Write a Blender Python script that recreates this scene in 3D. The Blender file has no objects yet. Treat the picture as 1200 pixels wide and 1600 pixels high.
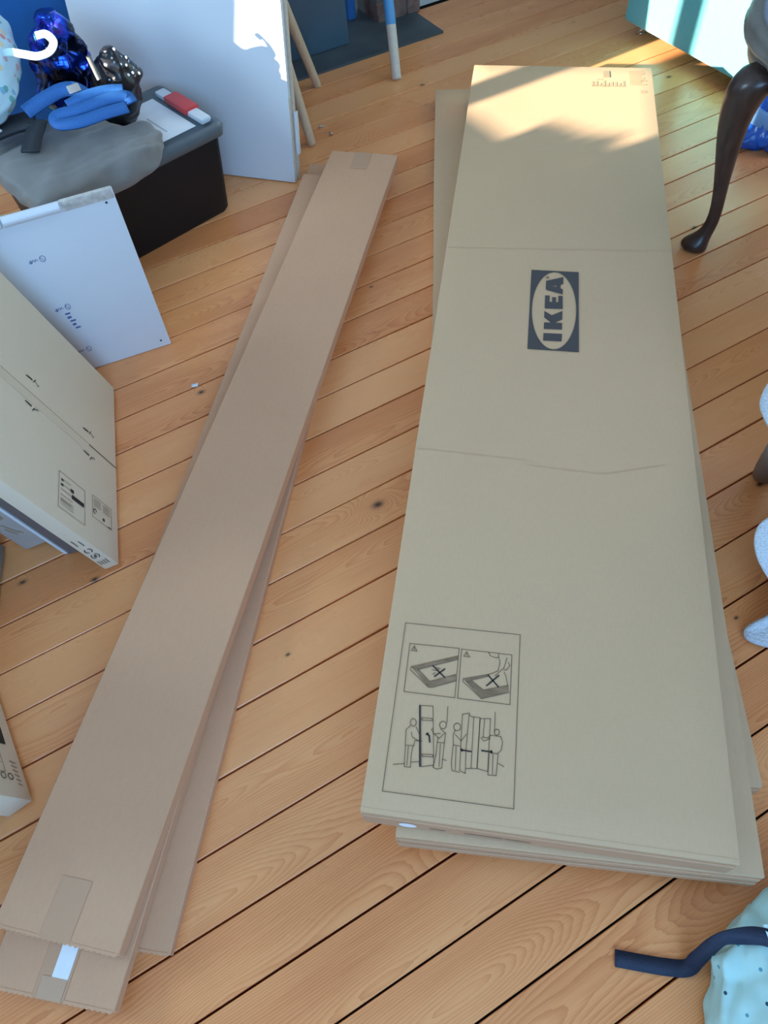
import bpy, bmesh, math, random
from mathutils import Vector, Matrix, noise
from mathutils.geometry import tessellate_polygon
random.seed(7)
S = bpy.context.scene
COL = S.collection

# ------------------------------------------------------------------ camera
cam_d = bpy.data.cameras.new('camera')
cam = bpy.data.objects.new('camera', cam_d); COL.objects.link(cam)
cam_d.sensor_fit = 'VERTICAL'; cam_d.sensor_height = 32.0; cam_d.lens = 32.0 * 1165 / 1600
cam_d.clip_start = 0.02
R = Matrix(((0.996003, 0.089321, 0.0, 0.0), (-0.07379, 0.822828, -0.56348, 0.0),
            (-0.05033, 0.561227, 0.82613, 1.338), (0, 0, 0, 1)))
cam.matrix_world = R
S.camera = cam

# ------------------------------------------------------------------ light
AZ = math.radians(25.94)                       # the room lies turned to the camera by this
U = Vector((math.cos(AZ), math.sin(AZ), 0)); V = Vector((-math.sin(AZ), math.cos(AZ), 0))
def room(u, v, z=0.0): return U * u + V * v + Vector((0, 0, z))
ROOM = Matrix.Rotation(AZ, 4, 'Z')
W_LEFT, W_RIGHT, W_FAR, W_NEAR, H_ROOM = -1.9, 3.25, 2.86, -2.1, 2.6

world = bpy.data.worlds.new('world'); S.world = world; world.use_nodes = True
bg = world.node_tree.nodes['Background']
bg.inputs[0].default_value = (0.60, 0.80, 1.0, 1); bg.inputs[1].default_value = 1.0

def sun_light(el, az, strength, color):
    d = bpy.data.lights.new('sun', 'SUN'); d.energy = strength; d.color = color; d.angle = math.radians(0.53)
    o = bpy.data.objects.new('sun', d); COL.objects.link(o)
    g = Vector((math.cos(az) * math.cos(el), math.sin(az) * math.cos(el), -math.sin(el)))
    o.rotation_euler = g.to_track_quat('-Z', 'Y').to_euler(); o.location = -g * 6
sun_light(math.radians(15), AZ, 23.0, (1.0, 0.92, 0.77))

def window_light(name, loc, facing, sx, sy, power, color):
    d = bpy.data.lights.new(name, 'AREA'); d.shape = 'RECTANGLE'; d.size = sx; d.size_y = sy
    d.energy = power; d.color = color
    o = bpy.data.objects.new(name, d); COL.objects.link(o)
    o.location = loc; o.rotation_euler = facing.to_track_quat('-Z', 'Z').to_euler()
window_light('daylight_left', room(W_LEFT + 0.02, 1.79, 1.5), U, 0.74, 0.9, 36, (0.50, 0.76, 1.0))
window_light('daylight_right', room(W_RIGHT - 0.02, 0.9, 1.55), -U, 2.6, 1.5, 15, (0.78, 0.89, 1.0))
window_light('daylight_near', room(-0.6, W_NEAR + 0.02, 1.65), V, 2.2, 1.4, 72, (0.24, 0.55, 1.0))

S.view_settings.view_transform = 'Standard'; S.view_settings.look = 'None'
S.view_settings.gamma = 1.0; S.view_settings.use_curve_mapping = False
S.view_settings.exposure = 0.17
S.cycles.use_denoising = True; S.cycles.use_adaptive_sampling = True; S.cycles.adaptive_threshold = 0.02
S.cycles.max_bounces = 8; S.cycles.diffuse_bounces = 5; S.cycles.sample_clamp_indirect = 6.0

# ------------------------------------------------------------------ materials
def new_mat(name):
    m = bpy.data.materials.new(name); m.use_nodes = True
    nt = m.node_tree; return m, nt, nt.nodes['Principled BSDF']
def N(nt, kind, **kw):
    n = nt.nodes.new(kind)
    for k, v in kw.items(): setattr(n, k, v)
    return n
def mathn(nt, op, a, b=None, c=None):
    n = N(nt, 'ShaderNodeMath', operation=op)
    for i, x in enumerate((a, b, c)):
        if x is None: continue
        if isinstance(x, (int, float)): n.inputs[i].default_value = x
        else: nt.links.new(x, n.inputs[i])
    return n.outputs[0]
def ramp(nt, fac, stops):
    r = N(nt, 'ShaderNodeValToRGB'); e = r.color_ramp.elements
    while len(e) < len(stops): e.new(0.5)
    for k, (p, c) in enumerate(stops): e[k].position = p; e[k].color = (*c, 1)
    nt.links.new(fac, r.inputs[0]); return r.outputs[0]
def bump(nt, bsdf, h, strength, dist=0.002):
    b = N(nt, 'ShaderNodeBump'); b.inputs['Strength'].default_value = strength; b.inputs['Distance'].default_value = dist
    nt.links.new(h, b.inputs['Height']); nt.links.new(b.outputs[0], bsdf.inputs['Normal'])
def mat(name, col, rough=0.6, var=0.0, scale=20.0, bmp=0.0, metal=0.0, spec=0.5, stretch=(1, 1, 1), sheen=0.0, dist=0.002, alpha=None):
    m, nt, b = new_mat(name)
    b.inputs['Base Color'].default_value = (*col, 1); b.inputs['Roughness'].default_value = rough
    b.inputs['Metallic'].default_value = metal; b.inputs['Specular IOR Level'].default_value = spec
    b.inputs['Sheen Weight'].default_value = sheen
    if var or bmp:
        tc = N(nt, 'ShaderNodeTexCoord'); mp = N(nt, 'ShaderNodeMapping'); mp.inputs['Scale'].default_value = stretch
        nt.links.new(tc.outputs['Object'], mp.inputs[0])
        no = N(nt, 'ShaderNodeTexNoise'); no.inputs['Scale'].default_value = scale; no.inputs['Detail'].default_value = 6
        nt.links.new(mp.outputs[0], no.inputs['Vector'])
        if var:
            lo = tuple(max(0, c * (1 - var)) for c in col); hi = tuple(min(1, c * (1 + var)) for c in col)
            nt.links.new(ramp(nt, no.outputs['Fac'], [(0.3, lo), (0.7, hi)]), b.inputs['Base Color'])
        if bmp: bump(nt, b, no.outputs['Fac'], bmp, dist)
    return m
def card(name, col, var=0.035):
    m, nt, b = new_mat(name); b.inputs['Roughness'].default_value = 0.62; b.inputs['Specular IOR Level'].default_value = 0.35
    tc = N(nt, 'ShaderNodeTexCoord')
    def noi(scale, st, det):
        mp = N(nt, 'ShaderNodeMapping'); mp.inputs['Scale'].default_value = st; nt.links.new(tc.outputs['Object'], mp.inputs[0])
        n = N(nt, 'ShaderNodeTexNoise'); n.inputs['Scale'].default_value = scale; n.inputs['Detail'].default_value = det
        nt.links.new(mp.outputs[0], n.inputs['Vector']); return n.outputs['Fac']
    fib = noi(220, (1, 0.35, 1), 4); big = noi(5, (1, 1, 1), 3)
    # faint ribs of the fluting under the liner, across the length
    sep = N(nt, 'ShaderNodeSeparateXYZ'); nt.links.new(tc.outputs['Object'], sep.inputs[0])
    rib = mathn(nt, 'SINE', mathn(nt, 'MULTIPLY', sep.outputs[1], 900.0))
    mix = mathn(nt, 'ADD', mathn(nt, 'MULTIPLY', fib, 0.6), mathn(nt, 'MULTIPLY', big, 0.4))
    lo = tuple(c * (1 - var) for c in col); hi = tuple(c * (1 + var) for c in col)
    nt.links.new(ramp(nt, mix, [(0.3, lo), (0.7, hi)]), b.inputs['Base Color'])
    bump(nt, b, mathn(nt, 'ADD', fib, mathn(nt, 'MULTIPLY', rib, 0.10)), 0.12, 0.001)
    return m

KNOTS = [(-0.012, 0.934, 1.3), (-0.616, 0.808, 0.8), (0.814, 0.897, 0.8), (1.118, 2.624, 1.0), (-0.548, 1.538, 0.7), (-0.425, 1.32, 0.9),
         (0.659, 0.593, 0.5), (-0.769, 0.817, 0.8), (0.949, 1.791, 0.8), (0.62, 0.05, 1.6), (0.02, 1.66, 0.5), (0.27, 2.72, 0.9), (-0.21, 0.60, 0.5)]
def pine():
    m, nt, b = new_mat('varnished_pine')
    geo = N(nt, 'ShaderNodeNewGeometry'); oi = N(nt, 'ShaderNodeObjectInfo')
    rot = N(nt, 'ShaderNodeVectorRotate', rotation_type='Z_AXIS'); rot.inputs['Angle'].default_value = -AZ
    nt.links.new(geo.outputs['Position'], rot.inputs['Vector'])
    sp = N(nt, 'ShaderNodeSeparateXYZ'); nt.links.new(rot.outputs[0], sp.inputs[0]); u, v = sp.outputs[0], sp.outputs[1]
    tc = N(nt, 'ShaderNodeTexCoord'); so = N(nt, 'ShaderNodeSeparateXYZ'); nt.links.new(tc.outputs['Object'], so.inputs[0])
    y = so.outputs[1]; rnd = oi.outputs['Random']
    def vec(a, bb, c):
        n = N(nt, 'ShaderNodeCombineXYZ')
        for i, x in enumerate((a, bb, c)):
            if isinstance(x, (int, float)): n.inputs[i].default_value = x
            else: nt.links.new(x, n.inputs[i])
        return n.outputs[0]
    def noi(vv, scale, det=3, rough=0.5):
        n = N(nt, 'ShaderNodeTexNoise'); n.inputs['Scale'].default_value = scale; n.inputs['Detail'].default_value = det
        n.inputs['Roughness'].default_value = rough; nt.links.new(vv, n.inputs['Vector']); return n.outputs['Fac']
    r50 = mathn(nt, 'MULTIPLY', rnd, 57.0)
    slow = noi(vec(mathn(nt, 'MULTIPLY', u, 1.1), mathn(nt, 'MULTIPLY', v, 3.0), r50), 1.0, 2)
    wob = noi(vec(mathn(nt, 'MULTIPLY', u, 5.0), mathn(nt, 'MULTIPLY', v, 30.0), r50), 1.0, 4, 0.6)
    # growth rings: distance from a pith line that wanders under the plank
    py = mathn(nt, 'ADD', y, mathn(nt, 'MULTIPLY', mathn(nt, 'SUBTRACT', rnd, 0.5), 0.11))
    pz = mathn(nt, 'MULTIPLY', mathn(nt, 'SUBTRACT', slow, 0.38), 0.24)
    rr = mathn(nt, 'SQRT', mathn(nt, 'ADD', mathn(nt, 'MULTIPLY', py, py), mathn(nt, 'MULTIPLY', pz, pz)))
    rr = mathn(nt, 'ADD', rr, mathn(nt, 'MULTIPLY', wob, 0.008))
    dark = None
    for ku, kv, size in [(Vector((x, yy, 0)).dot(U), Vector((x, yy, 0)).dot(V), s) for x, yy, s in KNOTS]:
        du = mathn(nt, 'MULTIPLY', mathn(nt, 'SUBTRACT', u, ku), 0.62 / size); dv = mathn(nt, 'MULTIPLY', mathn(nt, 'SUBTRACT', v, kv), 1.0 / size)
        d2 = mathn(nt, 'ADD', mathn(nt, 'MULTIPLY', du, du), mathn(nt, 'MULTIPLY', dv, dv))
        sw = mathn(nt, 'POWER', 2.718, mathn(nt, 'MULTIPLY', d2, -2600.0))
        rr = mathn(nt, 'ADD', rr, mathn(nt, 'MULTIPLY', sw, 0.030))
        co = mathn(nt, 'POWER', 2.718, mathn(nt, 'MULTIPLY', d2, -24000.0))
        dark = co if dark is None else mathn(nt, 'MAXIMUM', dark, co)
    fr = mathn(nt, 'FRACT', mathn(nt, 'MULTIPLY', rr, 250.0))
    late = mathn(nt, 'POWER', fr, 2.2)
    fine = noi(vec(mathn(nt, 'MULTIPLY', u, 9.0), mathn(nt, 'MULTIPLY', v, 420.0), r50), 1.0, 2)
    tone = noi(vec(mathn(nt, 'MULTIPLY', u, 1.6), mathn(nt, 'MULTIPLY', v, 9.0), r50), 1.0, 3)
    f = mathn(nt, 'ADD', mathn(nt, 'MULTIPLY', late, 0.31), mathn(nt, 'MULTIPLY', fine, 0.34))
    f = mathn(nt, 'ADD', f, mathn(nt, 'MULTIPLY', mathn(nt, 'SUBTRACT', tone, 0.5), 0.95))
    f = mathn(nt, 'ADD', f, mathn(nt, 'MULTIPLY', mathn(nt, 'SUBTRACT', rnd, 0.5), 0.34))
    c = ramp(nt, f, [(0.0, PINE[0]), (0.3, PINE[1]), (0.62, PINE[2]), (1.0, PINE[3])])
    mx = N(nt, 'ShaderNodeMix', data_type='RGBA'); nt.links.new(dark, mx.inputs['Factor']); nt.links.new(c, mx.inputs['A'])
    mx.inputs['B'].default_value = (0.035, 0.015, 0.008, 1); nt.links.new(mx.outputs['Result'], b.inputs['Base Color'])
    b.inputs['Specular IOR Level'].default_value = 0.55
    wear = noi(vec(mathn(nt, 'MULTIPLY', u, 6.0), mathn(nt, 'MULTIPLY', v, 14.0), r50), 1.0, 4)
    nt.links.new(mathn(nt, 'ADD', 0.20, mathn(nt, 'MULTIPLY', wear, 0.20)), b.inputs['Roughness'])
    bump(nt, b, mathn(nt, 'ADD', mathn(nt, 'MULTIPLY', late, 0.4), mathn(nt, 'MULTIPLY', tone, 2.0)), 0.10, 0.003)
    return m
PINE = [(0.92, 0.415, 0.165), (0.84, 0.33, 0.118), (0.69, 0.225, 0.072), (0.44, 0.12, 0.033)]

def spots(name, base, cols, scale, size, seed=0.0, rough=0.7):
    """cloth printed with scattered dots"""
    m, nt, b = new_mat(name); b.inputs['Roughness'].default_value = rough; b.inputs['Specular IOR Level'].default_value = 0.25
    tc = N(nt, 'ShaderNodeTexCoord'); mp = N(nt, 'ShaderNodeMapping'); mp.inputs['Location'].default_value = (seed, seed, seed)
    nt.links.new(tc.outputs['Object'], mp.inputs[0])
    vo = N(nt, 'ShaderNodeTexVoronoi'); vo.inputs['Scale'].default_value = scale; nt.links.new(mp.outputs[0], vo.inputs['Vector'])
    hit = mathn(nt, 'LESS_THAN', vo.outputs['Distance'], size)
    sp = N(nt, 'ShaderNodeSeparateColor'); nt.links.new(vo.outputs['Color'], sp.inputs[0])
    r = N(nt, 'ShaderNodeValToRGB'); r.color_ramp.interpolation = 'CONSTANT'; e = r.color_ramp.elements
    while len(e) < len(cols): e.new(0.5)
    for k, c in enumerate(cols): e[k].position = k / len(cols); e[k].color = (*c, 1)
    nt.links.new(sp.outputs[0], r.inputs[0])
    mx = N(nt, 'ShaderNodeMix', data_type='RGBA'); nt.links.new(hit, mx.inputs['Factor'])
    mx.inputs['A'].default_value = (*base, 1); nt.links.new(r.outputs[0], mx.inputs['B']); nt.links.new(mx.outputs['Result'], b.inputs['Base Color'])
    return m
def foil(name):
    m, nt, b = new_mat(name); b.inputs['Roughness'].default_value = 0.16; b.inputs['Metallic'].default_value = 0.85
    tc = N(nt, 'ShaderNodeTexCoord'); no = N(nt, 'ShaderNodeTexNoise'); no.inputs['Scale'].default_value = 14; no.inputs['Detail'].default_value = 2
    nt.links.new(tc.outputs['Object'], no.inputs['Vector'])
    nt.links.new(ramp(nt, no.outputs['Fac'], [(0.38, (0.01, 0.015, 0.05)), (0.5, (0.02, 0.10, 0.75)), (0.58, (0.10, 0.06, 0.6)), (0.68, (0.05, 0.65, 0.85))]), b.inputs['Base Color'])
    vo = N(nt, 'ShaderNodeTexVoronoi'); vo.inputs['Scale'].default_value = 24; nt.links.new(tc.outputs['Object'], vo.inputs['Vector'])
    bump(nt, b, vo.outputs['Distance'], 0.9, 0.02)
    return m
def glass():
    m, nt, b = new_mat('window_glass'); out = nt.nodes['Material Output']
    tr = N(nt, 'ShaderNodeBsdfTransparent'); gl = N(nt, 'ShaderNodeBsdfGlossy'); gl.inputs['Roughness'].default_value = 0.02
    mx = N(nt, 'ShaderNodeMixShader'); mx.inputs[0].default_value = 0.06
    nt.links.new(tr.outputs[0], mx.inputs[1]); nt.links.new(gl.outputs[0], mx.inputs[2]); nt.links.new(mx.outputs[0], out.inputs['Surface'])
    return m
M = dict(
    pine=pine(), sub=mat('floor_void', (0.03, 0.018, 0.012), 0.9),
    wall=mat('painted_plaster', (0.56, 0.56, 0.55), 0.8, 0.03, 6), ceil=mat('ceiling_paint', (0.82, 0.82, 0.80), 0.9),
    card=card('pale_cardboard', (0.64, 0.418, 0.245)), card_end_shaded=mat('shaded_cardboard_flap', (0.52, 0.30, 0.17), 0.65, 0.03, 8), kraft=card('brown_cardboard', (0.63, 0.345, 0.20)), cream=card('cream_cardboard', (0.76, 0.62, 0.46), 0.02),  # flap colour is darker card: shade on the near ends put into it
    crease_ink=mat('pressed_crease', (0.61, 0.397, 0.231), 0.7), card_in=mat('cut_cardboard_edge', (0.42, 0.33, 0.23), 0.8, 0.25, 300, 0.3),
    tape=mat('brown_tape', (0.555, 0.31, 0.18), 0.35), clear=mat('clear_tape', (0.56, 0.34, 0.215), 0.12),
    ink=mat('black_ink', (0.05, 0.042, 0.038), 0.8, spec=0.15), ink_line=mat('grey_line_ink', (0.20, 0.135, 0.085), 0.8, spec=0.1), ink_logo=mat('slate_ink', (0.085, 0.072, 0.072), 0.75, spec=0.25),
    ink_soft=mat('hatching_ink', (0.27, 0.175, 0.105), 0.8, 0.35, 90, spec=0.1, stretch=(0.3, 1, 1)), ink_pale=mat('pale_ink', (0.38, 0.27, 0.17), 0.7), ink_grey=mat('grey_ink', (0.45, 0.46, 0.48), 0.7), blue_ink=mat('blue_ink', (0.10, 0.13, 0.32), 0.6),
    white=mat('white_laminate', (0.70, 0.73, 0.76), 0.38, 0.01, 3), paper=mat('white_paper', (0.82, 0.84, 0.86), 0.6, 0.03, 30),
    core=mat('chipboard_edge', (0.60, 0.50, 0.40), 0.8, 0.08, 90),
    black=mat('black_plastic', (0.010, 0.010, 0.012), 0.45, spec=0.3), lid=mat('grey_plastic_lid', (0.10, 0.125, 0.14), 0.35, 0.04, 20), red=mat('red_plastic', (0.62, 0.05, 0.05), 0.4),
    grey_cloth=mat('grey_nylon', (0.20, 0.19, 0.18), 0.55, 0.12, 16, 0.35, sheen=0.2), dark_cloth=mat('charcoal_nylon', (0.022, 0.025, 0.032), 0.6, 0.1, 30, 0.3),
    strap=mat('blue_webbing', (0.025, 0.14, 0.42), 0.6, 0.08, 120, 0.4, stretch=(1, 4, 1)), navy=mat('navy_webbing', (0.012, 0.019, 0.045), 0.7, 0.2, 300, 0.4),
    foil=foil('blue_foil'), sequin=mat('black_sequin', (0.012, 0.012, 0.016), 0.3, 0.3, 90, 0.8), spark=mat('sequin_disc', (0.75, 0.85, 0.95), 0.08, metal=1.0),
    floral=spots('floral_cotton', (0.55, 0.76, 0.84), [(0.72, 0.30, 0.26), (0.16, 0.45, 0.42), (0.66, 0.42, 0.46), (0.25, 0.50, 0.66), (0.75, 0.62, 0.40)], 42, 0.36),
    handle=mat('pale_cotton_tape', (0.60, 0.80, 0.84), 0.7), blue_mat=mat('blue_vinyl', (0.015, 0.13, 0.42), 0.45, 0.25, 6, 0.2),
    oak=mat('honey_oak', (0.50, 0.34, 0.17), 0.45, 0.18, 30, 0.15, stretch=(1, 8, 8)), beech=mat('beech', (0.60, 0.42, 0.27), 0.5, 0.12, 40, 0.1, stretch=(6, 6, 0.6)),
    pole=mat('pale_turned_wood', (0.66, 0.56, 0.46), 0.5, 0.08, 40, 0.1, stretch=(6, 6, 0.6)), blue_paint=mat('blue_paint', (0.10, 0.32, 0.62), 0.45), slate=mat('hearth_slate', (0.060, 0.075, 0.085), 0.5, 0.25, 9, 0.3), iron=mat('fire_screen_iron', (0.060, 0.105, 0.150), 0.4, 0.1, 8),
    brick=mat('sooty_brick', (0.20, 0.115, 0.095), 0.9, 0.3, 40, 0.6), mortar=mat('mortar', (0.16, 0.14, 0.13), 0.95),
    aqua=mat('aqua_upholstery', (0.105, 0.40, 0.43), 0.85, 0.05, 60, 0.25, sheen=0.3), chrome=mat('chrome', (0.8, 0.8, 0.82), 0.12, metal=1.0),
    mahogany=mat('dark_mahogany', (0.050, 0.030, 0.024), 0.28, 0.3, 26, 0.1, stretch=(3, 3, 0.5)), seat=mat('grey_blue_seat_cloth', (0.30, 0.35, 0.42), 0.8, 0.08, 200, 0.3), grey_wood=mat('grey_waxed_wood', (0.18, 0.17, 0.15), 0.35, 0.2, 18, 0.1, stretch=(1, 1, 4)),
    blue_film=mat('blue_plastic_film', (0.01, 0.10, 0.50), 0.22, 0.3, 12, 0.7, dist=0.01), pale_band=mat('pale_blue_band', (0.16, 0.33, 0.62), 0.4),
    towel=mat('white_terry', (0.74, 0.78, 0.83), 0.95, 0.08, 260, 1.0, sheen=0.5, dist=0.006), stool_leg=mat('taupe_leg', (0.23, 0.18, 0.15), 0.5, 0.1, 20),
    dotted=spots('aqua_dotted_cotton', (0.46, 0.68, 0.64), [(0.02, 0.07, 0.11), (0.10, 0.30, 0.36), (0.02, 0.05, 0.10), (0.55, 0.40, 0.50)], 62, 0.17, 3.1),
    glass=glass(), frame=mat('window_paint', (0.8, 0.8, 0.78), 0.4), leaf=mat('leaf', (0.05, 0.14, 0.03), 0.5), pot=mat('terracotta', (0.4, 0.16, 0.09), 0.8),
    metal=mat('zinc_screw', (0.55, 0.55, 0.55), 0.3, metal=1.0), grey_board=card('grey_cardboard', (0.30, 0.275, 0.24)),
)

# ------------------------------------------------------------------ mesh helpers
class MB:
    def __init__(s): s.v = []; s.f = []
    def add(s, vs, fs):
        o = len(s.v); s.v += [tuple(p) for p in vs]; s.f += [tuple(i + o for i in f) for f in fs]; return s
    def box(s, x0, x1, y0, y1, z0, z1, mt=None):
        vs = [Vector((x, y, z)) for z in (z0, z1) for y in (y0, y1) for x in (x0, x1)]
        if mt: vs = [mt @ p for p in vs]
        return s.add(vs, [(0, 2, 3, 1), (4, 5, 7, 6), (0, 1, 5, 4), (2, 6, 7, 3), (0, 4, 6, 2), (1, 3, 7, 5)])
    def loft(s, rings, closed=True, caps=True):
        n = len(rings[0]); vs = [p for r in rings for p in r]; fs = []
        for i in range(len(rings) - 1):
            for j in range(n if closed else n - 1):
                a, b = i * n + j, i * n + (j + 1) % n; fs.append((a, b, b + n, a + n))
        if caps and closed: fs += [tuple(range(n - 1, -1, -1)), tuple((len(rings) - 1) * n + j for j in range(n))]
        return s.add(vs, fs)
    def tube(s, pts, rad, n=10):
        pts = [Vector(p) for p in pts]; rings = []
        rad = rad if isinstance(rad, (list, tuple)) else [rad] * len(pts)
        for i, p in enumerate(pts):
            t = (pts[min(i + 1, len(pts) - 1)] - pts[max(i - 1, 0)]).normalized()
            a = t.orthogonal() if i == 0 else (a - t * a.dot(t)); a.normalize(); b = t.cross(a)
            rings.append([p + (a * math.cos(k * 2 * math.pi / n) + b * math.sin(k * 2 * math.pi / n)) * rad[i] for k in range(n)])
        return s.loft(rings)
    def strokes(s, lines, w, z=0.0):
        for l in lines:
            for a, b in zip(l, l[1:]):
                a = Vector((*a, 0)); b = Vector((*b, 0)); d = b - a
                if d.length < 1e-6: continue
                d.normalize(); p = Vector((-d.y, d.x, 0)) * w / 2; e = d * w * 0.35; o = Vector((0, 0, z))
                s.add([a - e - p + o, b + e - p + o, b + e + p + o, a - e + p + o], [(0, 1, 2, 3)])
        return s
    def poly(s, outer, holes=(), z=0.0):
        loops = [[Vector((*p, z)) for p in l] for l in (outer, *holes)]; flat = [p for l in loops for p in l]
        return s.add(flat, [tuple(t) for t in tessellate_polygon(loops)])
    def build(s, name, m, parent=None, mw=None, bevel=0.0, seg=2, smooth=False, sub=0, solid=0.0):
        me = bpy.data.meshes.new(name); me.from_pydata(s.v, [], s.f); me.update()
        bm = bmesh.new(); bm.from_mesh(me)
        if solid: bmesh.ops.solidify(bm, geom=bm.faces[:], thickness=solid)
        if bevel: bmesh.ops.bevel(bm, geom=[e for e in bm.edges if len(e.link_faces) == 2 and e.calc_face_angle(0) > 0.6], offset=bevel, segments=seg, affect='EDGES', profile=0.6)
        bmesh.ops.recalc_face_normals(bm, faces=bm.faces[:]); bm.to_mesh(me); bm.free()
        o = bpy.data.objects.new(name, me); COL.objects.link(o); me.materials.append(M[m] if isinstance(m, str) else m)
        if parent: o.parent = parent
        if mw is not None: o.matrix_local = mw
        if smooth or bevel:
            for p in me.polygons: p.use_smooth = True
            if bevel and not smooth: me.set_sharp_from_angle(angle=math.radians(35))
        if sub:
            md = o.modifiers.new('smooth', 'SUBSURF'); md.levels = sub; md.render_levels = sub
        return o
def tag(o, label=None, cat=None, group=None, kind=None):
    if label: o['label'] = label
    if cat: o['category'] = cat
    if group: o['group'] = group
    if kind: o['kind'] = kind
    return o
def empty(name, mw=None):
    o = bpy.data.objects.new(name, None); COL.objects.link(o); o.empty_display_size = 0.1
    if mw is not None: o.matrix_world = mw
    return o
def struct(name, mb, m, mw=None, **kw): return tag(mb.build(name, m, None, mw, **kw), kind='structure')
def frame_of(o, x, y, z):
    return Matrix(((x[0], y[0], z[0], o[0]), (x[1], y[1], z[1], o[1]), (x[2], y[2], z[2], o[2]), (0, 0, 0, 1)))
def nz(p, s=1.0, seed=0.0): return noise.noise(Vector(p) * s + Vector((seed, seed * 1.7, -seed)))
def smooth_loop(pts, n):
    """closed Catmull-Rom through pts, n samples"""
    k = len(pts); out = []
    for i in range(n):
        t = i / n * k; j = int(t); t -= j
        p = [Vector(pts[(j + q - 1) % k]) for q in range(4)]
        out.append(0.5 * ((2 * p[1]) + (p[2] - p[0]) * t + (2 * p[0] - 5 * p[1] + 4 * p[2] - p[3]) * t * t + (3 * p[1] - p[0] - 3 * p[2] + p[3]) * t ** 3))
    return out
def smooth_line(pts, n):
    pts = [Vector(p) for p in pts]; pts = [2 * pts[0] - pts[1]] + pts + [2 * pts[-1] - pts[-2]]; k = len(pts) - 3; out = []
    for i in range(n + 1):
        t = min(i / n * k, k - 1e-6); j = int(t); t -= j; p = pts[j:j + 4]
        out.append(0.5 * ((2 * p[1]) + (p[2] - p[0]) * t + (2 * p[0] - 5 * p[1] + 4 * p[2] - p[3]) * t * t + (3 * p[1] - p[0] - 3 * p[2] + p[3]) * t ** 3))
    return out
def pillow(outline, z0, h, wr=0.01, ws=14, seed=0.0, n=72, rings=14, folds=None):
    """a soft full shape over an outline: crown, rounded edge, underside, wrinkled"""
    lo = smooth_loop([(x, y, 0) for x, y in outline], n); c = sum(lo, Vector()) / n
    mb = MB(); rr = []
    prof = []
    for i in range(rings + 1):                       # from the middle out over the crown, round the rim and back beneath
        t = i / rings
        if t < 0.72: q = t / 0.72; r = q * 0.93; z = h * (1 - 0.16 * q ** 3)
        else: q = (t - 0.72) / 0.28; a = math.pi / 2 * (1 - 2 * q) ; r = 0.93 + 0.07 * math.cos(a); z = h * (0.42 + 0.42 * math.sin(a))
        prof.append((max(r, 0.02), z))
    for r, z in prof:
        ring = []
        for p in lo:
            q = c + (p - c) * r; w = nz((q.x, q.y, z), ws, seed) * wr + nz((q.x, q.y, z), ws * 2.3, seed + 5) * wr * 0.5
            if folds: w += folds[2] * (abs(nz((q.dot(folds[0]) * 4, q.dot(folds[1]) * 26 + z * 30, 0), 1.0, seed)) - 0.25) * r
            d = (p - c).normalized() if (p - c).length else Vector()
            ring.append(q + d * w * min(1, r * 1.2) + Vector((0, 0, max(0.0005, z + w * min(1.0, z / h * 1.5)) + z0)))
        rr.append(ring)
    mb.loft(rr); return mb

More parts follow.
